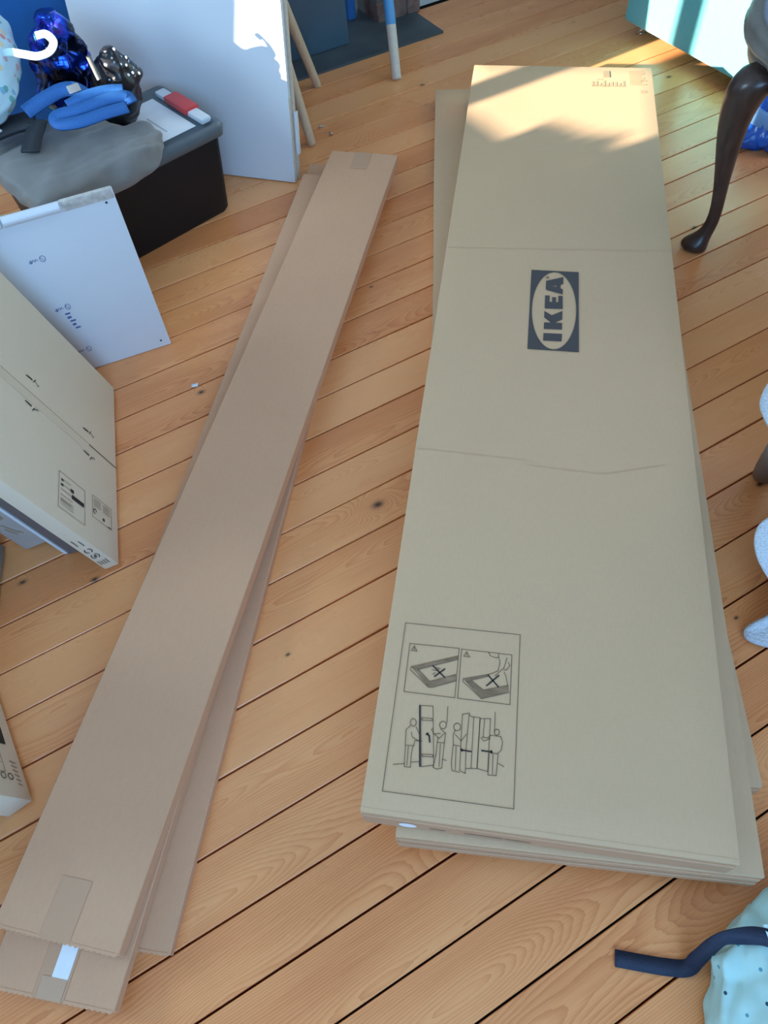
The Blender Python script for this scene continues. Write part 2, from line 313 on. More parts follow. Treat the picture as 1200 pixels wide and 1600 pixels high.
# outlines of the printed artwork, in metres on the carton's top (x across, y along, from its middle)
PIC_THIN = [[[-0.2455,-0.8271],[-0.0483,-0.826],[-0.0459,-1.1114],[-0.2449,-1.1115],[-0.2455,-0.8271]],[[-0.2332,-0.8646],[-0.1492,-0.8634],[-0.1487,-0.9508],[-0.2325,-0.9505],[-0.2332,-0.8646]],[[-0.145,-0.8643],[-0.0604,-0.8647],[-0.0595,-0.9513],[-0.1441,-0.9511],[-0.145,-0.8643]],[[-0.2254,-0.8682],[-0.2198,-0.8772],[-0.2292,-0.8771],[-0.2254,-0.8682]],[[-0.2251,-0.8707],[-0.2246,-0.8752]],[[-0.136,-0.8679],[-0.1303,-0.8772],[-0.1403,-0.8768],[-0.136,-0.8679]],[[-0.1358,-0.8707],[-0.1354,-0.8751]],[[-0.1497,-0.8773],[-0.2258,-0.9062],[-0.2266,-0.912],[-0.1936,-0.9383],[-0.1862,-0.9374],[-0.1496,-0.9217]],[[-0.1492,-0.8835],[-0.214,-0.9094],[-0.1925,-0.9282],[-0.1506,-0.9106]],[[-0.0981,-0.9041],[-0.1378,-0.9165],[-0.138,-0.9214],[-0.1056,-0.9471],[-0.062,-0.9308]],[[-0.0979,-0.9075],[-0.1246,-0.9175],[-0.1036,-0.932],[-0.0636,-0.9189]],[[-0.1906,-0.9069],[-0.1851,-0.9081]],[[-0.1882,-0.9153],[-0.1854,-0.9115]],[[-0.1846,-0.9023],[-0.1769,-0.9037]],[[-0.179,-0.905],[-0.184,-0.9079]],[[-0.0996,-0.8646],[-0.096,-0.8707],[-0.0862,-0.873],[-0.082,-0.8713],[-0.0828,-0.8656]],[[-0.082,-0.8713],[-0.0793,-0.8814],[-0.0817,-0.8953],[-0.0898,-0.9009],[-0.0981,-0.9041]],[[-0.0682,-0.8708],[-0.0725,-0.8897],[-0.0864,-0.905]],[[-0.0661,-0.8786],[-0.0628,-0.8839],[-0.0681,-0.8925],[-0.0723,-0.8931]],[[-0.0721,-0.8964],[-0.0686,-0.9028],[-0.0647,-0.919]],[[-0.2026,-0.9706],[-0.1824,-0.9691],[-0.1714,-1.0627],[-0.1903,-1.0675],[-0.2026,-0.9706]],[[-0.1982,-0.9905],[-0.1817,-0.9897],[-0.1813,-0.9935],[-0.1977,-0.9943],[-0.1982,-0.9905]],[[-0.1911,-1.0482],[-0.1745,-1.0468],[-0.1742,-1.0504],[-0.1907,-1.0517],[-0.1911,-1.0482]],[[-0.2061,-0.9993],[-0.2066,-1.0031],[-0.2087,-1.0057],[-0.2117,-1.006],[-0.2145,-1.0041],[-0.2159,-1.0006],[-0.2154,-0.9968],[-0.2132,-0.9942],[-0.2102,-0.9938],[-0.2074,-0.9958],[-0.2061,-0.9993]],[[-0.215,-1.0057],[-0.2209,-1.0127],[-0.2192,-1.0376],[-0.2057,-1.0367],[-0.2051,-1.0283],[-0.1939,-1.0279]],[[-0.2056,-1.0066],[-0.1992,-1.0172]],[[-0.2123,-1.0158],[-0.2097,-1.0237],[-0.1968,-1.0293]],[[-0.2187,-1.0382],[-0.2166,-1.0709],[-0.207,-1.0707]],[[-0.207,-1.0373],[-0.2079,-1.0519],[-0.207,-1.0707]],[[-0.214,-1.0386],[-0.2127,-1.0685]],[[-0.2342,-1.0697],[-0.2166,-1.066]],[[-0.2065,-1.0627],[-0.1932,-1.06]],[[-0.159,-1.0516],[-0.1528,-1.0532]],[[-0.0729,-1.0474],[-0.0638,-1.0511]],[[-0.1578,-0.9974],[-0.1585,-1.0012],[-0.161,-1.0038],[-0.1644,-1.0042],[-0.1674,-1.0023],[-0.1688,-0.9988],[-0.1681,-0.995],[-0.1656,-0.9924],[-0.1622,-0.992],[-0.1592,-0.9939],[-0.1578,-0.9974]],[[-0.1667,-1.0048],[-0.1579,-1.0109],[-0.1585,-1.0264],[-0.1696,-1.0268],[-0.1693,-1.0196]],[[-0.179,-1.0053],[-0.1808,-1.0076],[-0.176,-1.0143],[-0.1672,-1.0203],[-0.16,-1.0112]],[[-0.176,-1.0143],[-0.166,-1.012]],[[-0.1696,-1.0268],[-0.1695,-1.047],[-0.1721,-1.0661],[-0.1663,-1.0683],[-0.1586,-1.0654],[-0.1584,-1.0274]],[[-0.1644,-1.0282],[-0.1631,-1.064]],[[-0.1585,-0.9667],[-0.1575,-0.9942]],[[-0.134,-0.9769],[-0.1233,-0.9734],[-0.1238,-1.031],[-0.122,-1.069],[-0.1308,-1.0657],[-0.1326,-1.022],[-0.134,-0.9769]],[[-0.1231,-0.9762],[-0.1188,-0.9788],[-0.1055,-0.9788],[-0.1046,-1.0593]],[[-0.1157,-0.9784],[-0.1138,-1.0605]],[[-0.1054,-0.9802],[-0.0891,-0.9782],[-0.0881,-1.0617],[-0.1046,-1.0593],[-0.1054,-0.9802]],[[-0.1213,-1.0615],[-0.1056,-1.0595]],[[-0.0982,-0.9804],[-0.0988,-1.0095]],[[-0.0821,-0.9667],[-0.0813,-0.9991]],[[-0.1351,-0.9976],[-0.1358,-1.0014],[-0.1385,-1.004],[-0.142,-1.0044],[-0.145,-1.0026],[-0.1464,-0.9991],[-0.1456,-0.9953],[-0.143,-0.9927],[-0.1395,-0.9922],[-0.1365,-0.9941],[-0.1351,-0.9976]],[[-0.1433,-1.0039],[-0.1457,-1.0114],[-0.1442,-1.0276],[-0.133,-1.0282]],[[-0.1427,-1.011],[-0.1327,-1.02],[-0.1247,-1.0077]],[[-0.1442,-1.0276],[-0.1446,-1.0557],[-0.1426,-1.0672],[-0.1306,-1.0686]],[[-0.1396,-1.029],[-0.1377,-1.0656]],[[-0.0737,-0.9985],[-0.0743,-1.0015],[-0.0762,-1.0035],[-0.0787,-1.0039],[-0.0808,-1.0023],[-0.0817,-0.9995],[-0.0811,-0.9966],[-0.0792,-0.9945],[-0.0767,-0.9942],[-0.0746,-0.9957],[-0.0737,-0.9985]],[[-0.0874,-1.005],[-0.0713,-1.005],[-0.0678,-1.0137],[-0.0692,-1.026],[-0.0747,-1.0327],[-0.0877,-1.0324]],[[-0.1022,-1.011],[-0.0968,-1.0154],[-0.0871,-1.0101]],[[-0.1002,-1.0097],[-0.0912,-1.0096],[-0.0864,-1.0049]],[[-0.0876,-1.0334],[-0.0874,-1.0668],[-0.0747,-1.0661],[-0.0737,-1.0336]],[[-0.0816,-1.0336],[-0.0807,-1.065]]]
PIC_THICK = [[[-0.1902,-0.9],[-0.168,-0.9184]],[[-0.1699,-0.9032],[-0.1851,-0.9183]],[[-0.0976,-0.9052],[-0.0796,-0.9237]],[[-0.0802,-0.9037],[-0.0989,-0.9239]],[[-0.2038,-0.9707],[-0.1925,-1.0674]],[[-0.1871,-1.0151],[-0.1833,-1.0183],[-0.1814,-1.0279]],[[-0.1159,-1.0344],[-0.1305,-1.0339]],[[-0.0993,-1.0309],[-0.0838,-1.0309]],[[-0.1317,-1.0321],[-0.1298,-1.0354]],[[-0.0843,-1.0292],[-0.0837,-1.0327]],[[-0.188,-1.0168],[-0.1858,-1.0141]]]
PIC_FILL = [[[-0.1497,-0.8773],[-0.2258,-0.9062],[-0.214,-0.9094],[-0.1492,-0.8835]],[[-0.2258,-0.9062],[-0.1936,-0.9383],[-0.1925,-0.9282],[-0.214,-0.9094]],[[-0.1936,-0.9383],[-0.1496,-0.9217],[-0.1506,-0.9106],[-0.1925,-0.9282]],[[-0.0981,-0.9041],[-0.1378,-0.9165],[-0.1246,-0.9175],[-0.0979,-0.9075]],[[-0.1378,-0.9165],[-0.1056,-0.9471],[-0.1036,-0.932],[-0.1246,-0.9175]],[[-0.1056,-0.9471],[-0.062,-0.9308],[-0.0636,-0.9189],[-0.1036,-0.932]]]
LOGO_RECT = [[-0.0602,0.1401],[0.0514,0.1419],[0.05,-0.1318],[-0.0619,-0.1315]]
LOGO_LETTERS = [[[-0.0272,-0.0777],[0.0141,-0.077],[0.0131,-0.1015],[-0.0277,-0.1018]],[[-0.0268,-0.0426],[-0.0112,-0.0419],[-0.0269,-0.0258],[-0.0269,-0.0039],[-0.0098,-0.0168],[0.014,-0.0004],[0.0139,-0.0289],[-0.0026,-0.0412],[0.0137,-0.041],[0.0136,-0.0628],[-0.027,-0.064]],[[-0.0266,0.0506],[-0.0158,0.051],[-0.016,0.0287],[-0.0101,0.0285],[-0.01,0.0456],[-0.001,0.0458],[-0.0014,0.0288],[0.0039,0.0287],[0.0043,0.0519],[0.0139,0.052],[0.0144,0.0065],[-0.0263,0.005]],[[-0.0254,0.1032],[0.0149,0.1202],[0.0148,0.0948],[0.0087,0.0925],[0.0085,0.0787],[0.0144,0.0747],[0.0139,0.0574],[-0.0253,0.071]]]
LOGO_HOLE = [[-0.0107,0.0847],[-0.0007,0.0895],[-0.0006,0.0825]]
LOGO_R = [-0.0224,0.1154]
MARKS = [(-0.196, 0.327), (-0.194, 0.194), (-0.194, 0.063)]
BLK = (-0.206, 0.176)

# ------------------------------------------------------------------ the room
fl = struct('floor', MB().box(W_LEFT - 0.1, W_RIGHT + 0.1, W_NEAR - 0.1, W_FAR + 0.5, -0.06, -0.024), 'sub', ROOM)
edges = [-0.143, -0.040, 0.064, 0.170, 0.273, 0.377, 0.482, 0.583, 0.686, 0.791, 0.888]
edges += [0.888 + 0.102 * k for k in range(1, 14)] + [2.321, 2.428, 2.531, 2.634, 2.737, 2.84]
edges = [-0.143 - 0.103 * k for k in range(18, 0, -1)] + edges
for i, (a, b) in enumerate(zip(edges, edges[1:])):
    g = 0.0013 + 0.0010 * random.random()
    mb = MB().box(-2.55, 2.55, -(b - a) / 2 + g, (b - a) / 2 - g, -0.022, 0.0)
    mb.build('plank', 'pine', fl, Matrix.Translation(((W_LEFT + W_RIGHT) / 2, (a + b) / 2, -0.0006 * random.random())), bevel=0.0012, seg=1)

WV0, WV1, WZ0, WZ1 = 1.40, 2.195, 1.0, 2.0      # the sunny window in the left wall
t = 0.16
wl = MB().box(W_LEFT - t, W_LEFT, W_NEAR - t, WV0, 0, H_ROOM).box(W_LEFT - t, W_LEFT, WV1, W_FAR + 0.6, 0, H_ROOM)
wl.box(W_LEFT - t, W_LEFT, WV0, WV1, 0, WZ0).box(W_LEFT - t, W_LEFT, WV0, WV1, WZ1, H_ROOM)
struct('wall_left', wl, 'wall', ROOM)
w1 = struct('window_1', MB().box(W_LEFT - 0.10, W_LEFT - 0.06, 1.868, 1.972, WZ0, WZ1), 'frame', ROOM)
for v0, v1, z0, z1 in ((WV0, WV0 + 0.03, WZ0, WZ1), (WV1 - 0.006, WV1, WZ0, WZ1), (WV0 + 0.03, WV1 - 0.006, WZ1 - 0.04, WZ1)):
    MB().box(W_LEFT - 0.10, W_LEFT - 0.06, v0, v1, z0, z1).build('window_frame', 'frame', w1)
MB().box(W_LEFT - t, W_LEFT + 0.05, WV0 - 0.04, WV1 + 0.04, WZ0 - 0.03, WZ0).build('window_sill', 'frame', w1)
for v0, v1 in ((WV0 + 0.03, 1.875), (1.965, WV1 - 0.006)):
    MB().box(W_LEFT - 0.083, W_LEFT - 0.079, v0, v1, WZ0, WZ1 - 0.04).build('pane', 'glass', w1)
def wall_with_window(name, along, pos, a0, a1, o0, o1, z0, z1, sgn):
    """a wall with one opening; along: 'u' or 'v' is the axis the wall runs on"""
    mb = MB(); p0, p1 = sorted((pos, pos + sgn * t))
    for s0, s1, q0, q1 in ((a0, o0, 0, H_ROOM), (o1, a1, 0, H_ROOM), (o0, o1, 0, z0), (o0, o1, z1, H_ROOM)):
        mb.box(*((p0, p1, s0, s1, q0, q1) if along == 'v' else (s0, s1, p0, p1, q0, q1)))
    return struct(name, mb, 'wall', ROOM)
wall_with_window('wall_right', 'v', W_RIGHT, W_NEAR - t, W_FAR + 0.6, -0.4, 2.2, 0.8, 2.3, 1)
wall_with_window('wall_near', 'u', W_NEAR, W_LEFT, W_RIGHT, -1.7, 0.5, 0.95, 2.35, -1)
for nm, along, pos, o0, o1, z0, z1 in (('window_2', 'v', W_RIGHT, -0.4, 2.2, 0.8, 2.3), ('window_3', 'u', W_NEAR, -1.7, 0.5, 0.95, 2.35)):
    sg = 1 if pos > 0 else -1; fr = MB()
    n = 3
    for k in range(n + 1):
        c = o0 + (o1 - o0) * k / n; c = min(max(c, o0 + 0.03), o1 - 0.03); d = sorted((pos + sg * 0.06, pos + sg * 0.11))
        fr.box(*((*d, c - 0.03, c + 0.03, z0, z1) if along == 'v' else (c - 0.03, c + 0.03, *d, z0, z1)))
    wo = struct(nm, fr, 'frame', ROOM)
    for k in range(n):
        a, b = o0 + (o1 - o0) * k / n + 0.03, o0 + (o1 - o0) * (k + 1) / n - 0.03; d = sorted((pos + sg * 0.083, pos + sg * 0.087))
        MB().box(*((*d, a, b, z0, z1) if along == 'v' else (a, b, *d, z0, z1))).build('pane', 'glass', wo)
struct('ceiling', MB().box(W_LEFT - t, W_RIGHT + t, W_NEAR - t, W_FAR + 0.6, H_ROOM, H_ROOM + 0.1), 'ceil', ROOM)
# far wall with the fireplace opening between two brick piers
FO0, FO1 = 1.10, 1.54                                # opening, in room u; the piers stand either side of it
struct('wall_far', MB().box(W_LEFT, FO0 - 0.20, W_FAR, W_FAR + 0.14, 0, H_ROOM).box(FO1 + 0.196, W_RIGHT, W_FAR, W_FAR + 0.14, 0, H_ROOM)
       .box(FO0 - 0.20, FO1 + 0.196, W_FAR, W_FAR + 0.14, 0.98, H_ROOM).box(FO0 - 0.20, FO1 + 0.196, W_FAR + 0.46, W_FAR + 0.6, 0, 0.98), 'wall', ROOM)

# ------------------------------------------------------------------ fireplace
fp = tag(empty('fireplace', ROOM @ Matrix.Translation((0, 0, 0))), 'dark sooty brick fireplace behind the slate hearth', 'fireplace')
for a in (FO0 - 0.20, FO1 - 0.01):
    for k in range(12):
        z = k * 0.075
        for q in range(2 if k % 2 else 3):
            w = 0.20 / 2 if k % 2 else 0.20 / 3
            MB().box(a + q * w + 0.004, a + (q + 1) * w - 0.004, W_FAR - 0.045, W_FAR + 0.07, z + 0.004, z + 0.071).build('brick', 'brick', fp, bevel=0.004, seg=1)
    MB().box(a + 0.004, a + 0.196, W_FAR - 0.038, W_FAR + 0.12, 0.001, 0.9).build('mortar_core', 'mortar', fp)
MB().box(FO0 - 0.20, FO1 + 0.19, W_FAR - 0.04, W_FAR + 0.12, 0.905, 0.975).build('lintel', 'slate', fp, bevel=0.004)
he = MB().box(0.86, 1.705, 2.612, W_FAR + 0.3, -0.02, 0.008)
tag(he.build('hearth_slab', 'slate', None, ROOM, bevel=0.003), 'flat dark slate hearth slab set in the floorboards', 'hearth')
sc = tag(empty('fire_screen', ROOM @ Matrix.Translation((1.02, 2.745, 0.0085))), 'slate-blue metal fire screen standing on the hearth behind the white panel', 'fire screen')
tl = Matrix.Rotation(math.radians(-4.5), 4, 'X')
MB().box(-0.28, 0.345, -0.006, 0.006, 0.0, 0.62).build('screen_panel', 'iron', sc, tl, bevel=0.003)
MB().box(-0.29, 0.355, -0.010, 0.012, 0.60, 0.63).build('top_rail', 'iron', sc, tl, bevel=0.004)
# a narrow blue tool in the fireplace opening
bt = tag(empty('hand_brush', ROOM @ Matrix.Translation((1.468, 2.915, 0.0085))), 'narrow glossy blue hand brush upright in the fireplace opening', 'brush')
MB().box(-0.016, 0.016, -0.012, 0.012, 0.0, 0.16).build('brush_head', 'strap', bt, bevel=0.005)
MB().tube([(0, 0, 0.15), (0, 0.004, 0.30)], [0.012, 0.010], 10).build('handle', 'strap', bt, smooth=True)

# ------------------------------------------------------------------ cartons lying on the floor
def lying(name, corner_nr, dirn, L, W, z0, T, m, label, bow=0.0, rim=0.0):
    """a flat carton from its near-right corner; local x across to the right, y along away from us, z up, origin on the near-left-bottom"""
    y = Vector((*dirn, 0)).normalized(); x = Vector((y.y, -y.x, 0))
    mid = Vector((*corner_nr, z0)) - x * W / 2 + y * L / 2
    e = tag(empty(name, frame_of(mid, x, y, (0, 0, 1))), label, 'carton')
    return e
def slab(w, l, z0, z1, nx, ny, seed, amp):
    """a box with a gently uneven top and wavering sides"""
    mb = MB(); vs = []; fs = []
    def P(i, j): return -w / 2 + w * i / nx, -l / 2 + l * j / ny
    for lay in (0, 1):
        for j in range(ny + 1):
            for i in range(nx + 1):
                x, y = P(i, j); dx = nz((x * 2, y * 3, lay * 0.5), 1.0, seed) * amp * 1.2 if i in (0, nx) else 0
                dz = (nz((x * 4, y * 3, 0), 1.0, seed + 9)) * amp if lay and 0 < i < nx and 0 < j < ny else 0
                vs.append((x + dx, y, (z1 if lay else z0) + dz))
    n = (nx + 1) * (ny + 1)
    for j in range(ny):
        for i in range(nx):
            a = j * (nx + 1) + i; fs += [(a, a + nx + 1, a + nx + 2, a + 1), (n + a, n + a + 1, n + a + nx + 2, n + a + nx + 1)]
    for i in range(nx):
        fs.append((i, i + 1, n + i + 1, n + i)); a = ny * (nx + 1) + i; fs.append((a + 1, a, n + a, n + a + 1))
    for j in range(ny):
        a = j * (nx + 1); fs.append((a + nx + 1, a, n + a, n + a + nx + 1)); a += nx; fs.append((a, a + nx + 1, n + a + nx + 1, n + a))
    mb.add(vs, fs); return mb
WW, WL = 0.55, 2.29
def wardrobe_carton(nr, d, z0, T, label, seed, length=WL, slit=False):
    e = lying('wardrobe_carton', nr, d, length, WW, z0, T, 'card', label)
    slab(WW, length, 0, T, 10, 40, seed, 0.0012).build('carton_body', 'card', e, bevel=0.0022, seg=2)
    y = -length / 2
    # the tucked near end: one flap, or two with a slit between
    for z0_, z1_, d in ((0.004, T - 0.007, 0.0040),) if not slit else ((T * 0.52, T - 0.007, 0.0035), (0.003, T * 0.46, 0.0055)):
        MB().box(-WW / 2 + 0.004, WW / 2 - 0.004, y - d, y + 0.001, z0_, z1_).build('end_flap', 'card_end_shaded', e, bevel=0.0012, seg=1)
    return e
tC = wardrobe_carton((0.579, 0.272), (0.118, 0.993), 0.0, 0.044, 'flat cardboard wardrobe carton at the bottom of the right stack, turned askew', 3.0, 2.27)
tB = wardrobe_carton((0.512, 0.134), (0.187, 0.982), 0.0461, 0.0520, 'flat cardboard wardrobe carton in the middle of the right stack, jutting out near us', 5.0, slit=True)
tA = wardrobe_carton((0.460, 0.147), (0.2153, 0.9765), 0.1002, 0.0548, 'flat cardboard wardrobe carton topmost of the right stack, with oval logo and drawings', 8.0)
ZA = 0.0548 + 0.0013
PRINTS = ('printed_label', 'printed_text', 'printed_block', 'bold_strokes', 'hatching', 'printed_frames', 'printed_recycling_marks', 'printed_mark', 'printed_panel', 'printed_knife_sign', 'lettering')
def flat(name, m, mb, par=tA, z=ZA, label=None):
    o = mb.build(name, m, par, Matrix.Translation((0, 0, z)))
    if label: o['label'] = label
    return o
rx = [p[0] for p in LOGO_RECT]; ry = [p[1] for p in LOGO_RECT]; lx, ly = sum(rx) / 4, sum(ry) / 4
ell = [(lx + 0.0505 * math.cos(k * math.pi / 32), ly + 0.1325 * math.sin(k * math.pi / 32)) for k in range(64)]
lg = flat('printed_logo', 'ink_logo', MB().poly([(lx - 0.056, ly + 0.1365), (lx + 0.056, ly + 0.1365), (lx + 0.056, ly - 0.1365), (lx - 0.056, ly - 0.1365)], [ell]), label='dark slate rectangle with a pale oval and bold lettering')
let = MB()
for k, l in enumerate(LOGO_LETTERS): let.poly(l, [LOGO_HOLE] if k == 3 else ())
let.build('lettering', 'ink_logo', lg)
MB().strokes([[(LOGO_R[0] + 0.0035 * math.cos(k * math.pi / 6), LOGO_R[1] + 0.0035 * math.sin(k * math.pi / 6)) for k in range(13)], [(LOGO_R[0] - 0.001, LOGO_R[1] - 0.001), (LOGO_R[0] + 0.001, LOGO_R[1] + 0.001)]], 0.0011).build('registered_mark', 'ink_logo', lg)
pp = flat('printed_panel', 'ink_line', MB().strokes(PIC_THIN, 0.0011), label='line drawing of handling warnings and two people carrying a panel')
fb = MB()
for l in PIC_FILL: fb.poly(l)
fb.build('hatching', 'ink_soft', pp, Matrix.Translation((0, 0, -0.0001)))
MB().strokes(PIC_THICK, 0.0024, 0.0001).build('bold_strokes', 'ink', pp)
# prints at the far end: a goods label with a barcode and a block of text
lb = MB(); r2 = random.Random(3)
for k in range(9): lb.strokes([[(0.094 + k * 0.0115, 1.022 + r2.random() * 0.006), (0.094 + k * 0.0115, 1.04 + r2.random() * 0.02)]], 0.0025)
lb.poly([(0.128, 1.078), (0.146, 1.078), (0.146, 1.118), (0.128, 1.118)]); lb.strokes([[(0.108, 1.065), (0.122, 1.065)], [(0.094, 1.025), (0.19, 1.025)]], 0.003)
flat('printed_label', 'ink_pale', lb)
lb = MB()
for k in range(9): lb.strokes([[(0.206, 1.118 - k * 0.010), (0.236 + 0.018 * r2.random(), 1.118 - k * 0.010)]], 0.0035)
lb.strokes([[(0.240, 1.06), (0.254, 1.06)], [(0.236, 1.0), (0.25, 1.0)], [(0.236, 0.992), (0.25, 0.992)]], 0.004)
flat('printed_label', 'ink_pale', lb)
# pressed creases across the liner
for l in ([(-0.272, 0.214), (0.0, 0.226), (0.272, 0.240)], [(-0.272, -0.437), (-0.05, -0.445)], [(-0.05, -0.458), (0.1, -0.464), (0.215, -0.430)]):
    flat('crease', 'crease_ink', MB().strokes([l], 0.0011), z=ZA - 0.0002)
flat('fold_line', 'crease_ink', MB().strokes([[(-0.273, -1.138), (0.273, -1.138)]], 0.0012), z=ZA - 0.0011)
# sticker and faint printing on the near end of the top carton
ov = [(-0.202 + 0.014 * math.cos(k * math.pi / 12), 0.0265 + 0.0125 * math.sin(k * math.pi / 12)) for k in range(24)]
ENDM = frame_of(Vector((0, -WL / 2 - 0.0046, 0)), (1, 0, 0), (0, 0, 1), (0, -1, 0))
MB().poly(ov).build('oval_sticker', 'paper', tA, ENDM)['label'] = 'white oval sticker'
MB().strokes([[(-0.165, 0.020), (-0.147, 0.020)], [(-0.112, 0.021), (-0.062, 0.021)], [(-0.05, 0.021), (-0.02, 0.021)]], 0.010).build('printed_text', 'ink_pale', tA, ENDM)

def long_carton(nr, d, L, z0, T, label, seed, strip=False):
    W = 0.207
    e = lying('long_carton', nr, d, L, W, z0, T, 'kraft', label)
    slab(W, L, 0, T, 6, 40, seed, 0.0006).build('carton_body', 'kraft', e, bevel=0.0014, seg=1)
    # sawn perforated edge of the liner at the near and far end
    for sgn in (-1, 1):
        k = 46; y0 = sgn * L / 2; vs = []
        for i in range(k + 1):
            x = -W / 2 + 0.002 + (W - 0.004) * i / k; vs.append((x, y0 + sgn * (0.0035 if i % 2 else 0.0012)))
        top = vs + [(W / 2 - 0.002, y0 - sgn * 0.002), (-W / 2 + 0.002, y0 - sgn * 0.002)]
        m = MB(); m.poly(top, z=T - 0.001); m.build('perforated_edge', 'kraft', e, solid=-0.0016)
    for sgn in (-1, 1):
        y0 = sgn * L / 2
        MB().box(-0.026, 0.024, min(y0 + sgn * 0.001, y0 - sgn * 0.085), max(y0 + sgn * 0.001, y0 - sgn * 0.085), T + 0.0006, T + 0.0009).build('tape', 'tape', e)
    return e
lB = long_carton((-0.39, 0.11), (0.2125, 0.977), 2.144, 0.0, 0.0215, 'long narrow brown carton at the bottom of the left stack, fanned out to the right', 1.0)
lC = long_carton((-0.459, 0.041), (0.238, 0.9713), 2.125, 0.0225, 0.0240, 'long narrow brown carton in the middle of the left stack, white strip at its end', 2.0)
lA = long_carton((-0.4505, 0.110), (0.2765, 0.961), 2.129, 0.0488, 0.0290, 'long narrow brown carton topmost of the left stack', 4.0)
# white paper strip and clear tape on the end of the middle carton
yC = -2.125 / 2
MB().box(-0.006, 0.020, yC + 0.024, yC + 0.105, 0.0251, 0.0254).build('paper_strip', 'paper', lC)
MB().box(-0.020, 0.020, yC - 0.002, yC + 0.027, 0.0255, 0.0257).build('clear_tape', 'clear', lC)

# ------------------------------------------------------------------ things leaning at the left
def stand(name, A, e, w, h, T, lean, m, label, cat, body, bevel=0.002, group=None):
    ex = Vector((*e, 0)).normalized(); n0 = Vector((ex.y, -ex.x, 0))          # horizontal, out of the face
    if n0.x < 0 and abs(n0.x) > abs(n0.y): n0 = -n0
    if abs(n0.y) > abs(n0.x) and n0.y > 0: n0 = -n0
    a = math.radians(lean); up = Vector((0, 0, 1)) * math.cos(a) - n0 * math.sin(a); n = n0 * math.cos(a) + Vector((0, 0, 1)) * math.sin(a)
    o = empty(name, frame_of(Vector((*A, T * math.sin(a) + 0.0006)), ex, up, n))   # local x along, y up the face, z out of it
    tag(o, label, cat, group)
    MB().box(-w, 0, 0, h, -T, 0).build(body, m, o, bevel=bevel)
    return o
EC = (0.149, -0.989)
# the big cream carton in two halves with a taped seam
tall = tag(stand('tall_carton', (-0.565, 0.834), EC, 0.524, 0.50, 0.033, 15.6, 'cream', 'cream cardboard carton leaning upright at the left with a seam down its middle', 'carton', 'carton_body'),)
MB().box(-0.2635, -0.2605, 0.0, 0.498, 0.0003, 0.0008).build('seam', 'ink_line', tall)
MB().box(-0.262, -0.238, 0.10, 0.498, 0.0004, 0.0010).build('tape', mat('milky_tape', (0.72, 0.60, 0.445), 0.3), tall)
FACE = Matrix.Translation((0, 0, 0.0012))
def rect(x0, y0, x1, y1): return [(x0, y0), (x1, y0), (x1, y1), (x0, y1), (x0, y0)]
fr = MB().strokes([rect(-0.123, 0.113, -0.035, 0.193), rect(-0.129, 0.024, -0.073, 0.088)], 0.0010)
r3 = random.Random(5)
for k in range(5): fr.strokes([[(-0.108 + 0.013 * k, 0.187), (-0.108 + 0.013 * k, 0.172 - 0.022 * r3.random())]], 0.0012)
for k in range(4): fr.strokes([[(-0.060 + 0.005 * k, 0.187), (-0.060 + 0.005 * k, 0.148)]], 0.0009)
for k in range(5): fr.strokes([[(-0.122 + 0.0045 * k, 0.083), (-0.122 + 0.0045 * k, 0.060)], [(-0.122 + 0.0045 * k, 0.054), (-0.122 + 0.0045 * k, 0.030)]], 0.0011)
fr.build('printed_frames', 'ink_line', tall, FACE)
bk = MB().poly([(-0.087, 0.116), (-0.077, 0.116), (-0.077, 0.154), (-0.087, 0.154)]).poly([(-0.100, 0.148), (-0.092, 0.148), (-0.092, 0.158), (-0.100, 0.158)])
bk.poly([(-0.108, 0.180), (-0.103, 0.180), (-0.103, 0.186), (-0.108, 0.186)]).poly([(-0.096, 0.180), (-0.091, 0.180), (-0.091, 0.187), (-0.096, 0.187)])
bk.strokes([[(-0.090 + 0.006 * math.cos(q), 0.080 + 0.005 * math.sin(q)) for q in [k * 0.5 for k in range(10)]]], 0.0022).poly([(-0.088, 0.048), (-0.081, 0.048), (-0.081, 0.054), (-0.088, 0.054)]).poly([(-0.0765, 0.026), (-0.0745, 0.026), (-0.0745, 0.036), (-0.0765, 0.036)])
bk.build('printed_block', 'ink', tall, FACE)
def knife(x, y, s):                                    # the no-knife sign beside the seam
    m = MB().poly([(x + s * 0.001, y + 0.002), (x + s * 0.005, y), (x + s * 0.006, y + 0.018), (x + s * 0.003, y + 0.020)])
    m.strokes([[(x, y - 0.004), (x + s * 0.004, y - 0.014)], [(x - 0.005, y - 0.008), (x + 0.007, y - 0.002)], [(x + s * 0.008, y - 0.014), (x + s * 0.004, y - 0.018)]], 0.0016)
    return m
for x, y, s in ((-0.304, 0.279, 1), (-0.226, 0.277, -1), (-0.300, 0.101, 1), (-0.227, 0.098, -1)):
    knife(x, y, s).build('printed_knife_sign', 'ink', tall, FACE)
# side facing us: recycling marks and small print
SIDE = frame_of(Vector((0.0012, 0, 0)), (0, 1, 0), (0, 0, 1), (1, 0, 0))
sd = MB()
for cx, r in ((0.078, 0.0072), (0.055, 0.0080)):
    sd.strokes([[(cx + r * math.cos(q), -0.017 + r * math.sin(q)) for q in [0.4 + k * 0.25 for k in range(10)]], [(cx + r * math.cos(q), -0.017 + r * math.sin(q)) for q in [3.5 + k * 0.25 for k in range(10)]]], 0.0018)
sd.poly([(0.0515, -0.0195), (0.0585, -0.0195), (0.0585, -0.0145), (0.0515, -0.0145)])
sd.build('printed_recycling_marks', 'ink', tall, SIDE)
sd = MB()
for k in range(4): sd.strokes([[(0.020, -0.026 + 0.0058 * k), (0.033 + 0.003 * r3.random(), -0.026 + 0.0058 * k)]], 0.0020)
sd.strokes([[(0.098, -0.012), (0.116, -0.012)], [(0.103, -0.023), (0.124, -0.023)]], 0.0022)
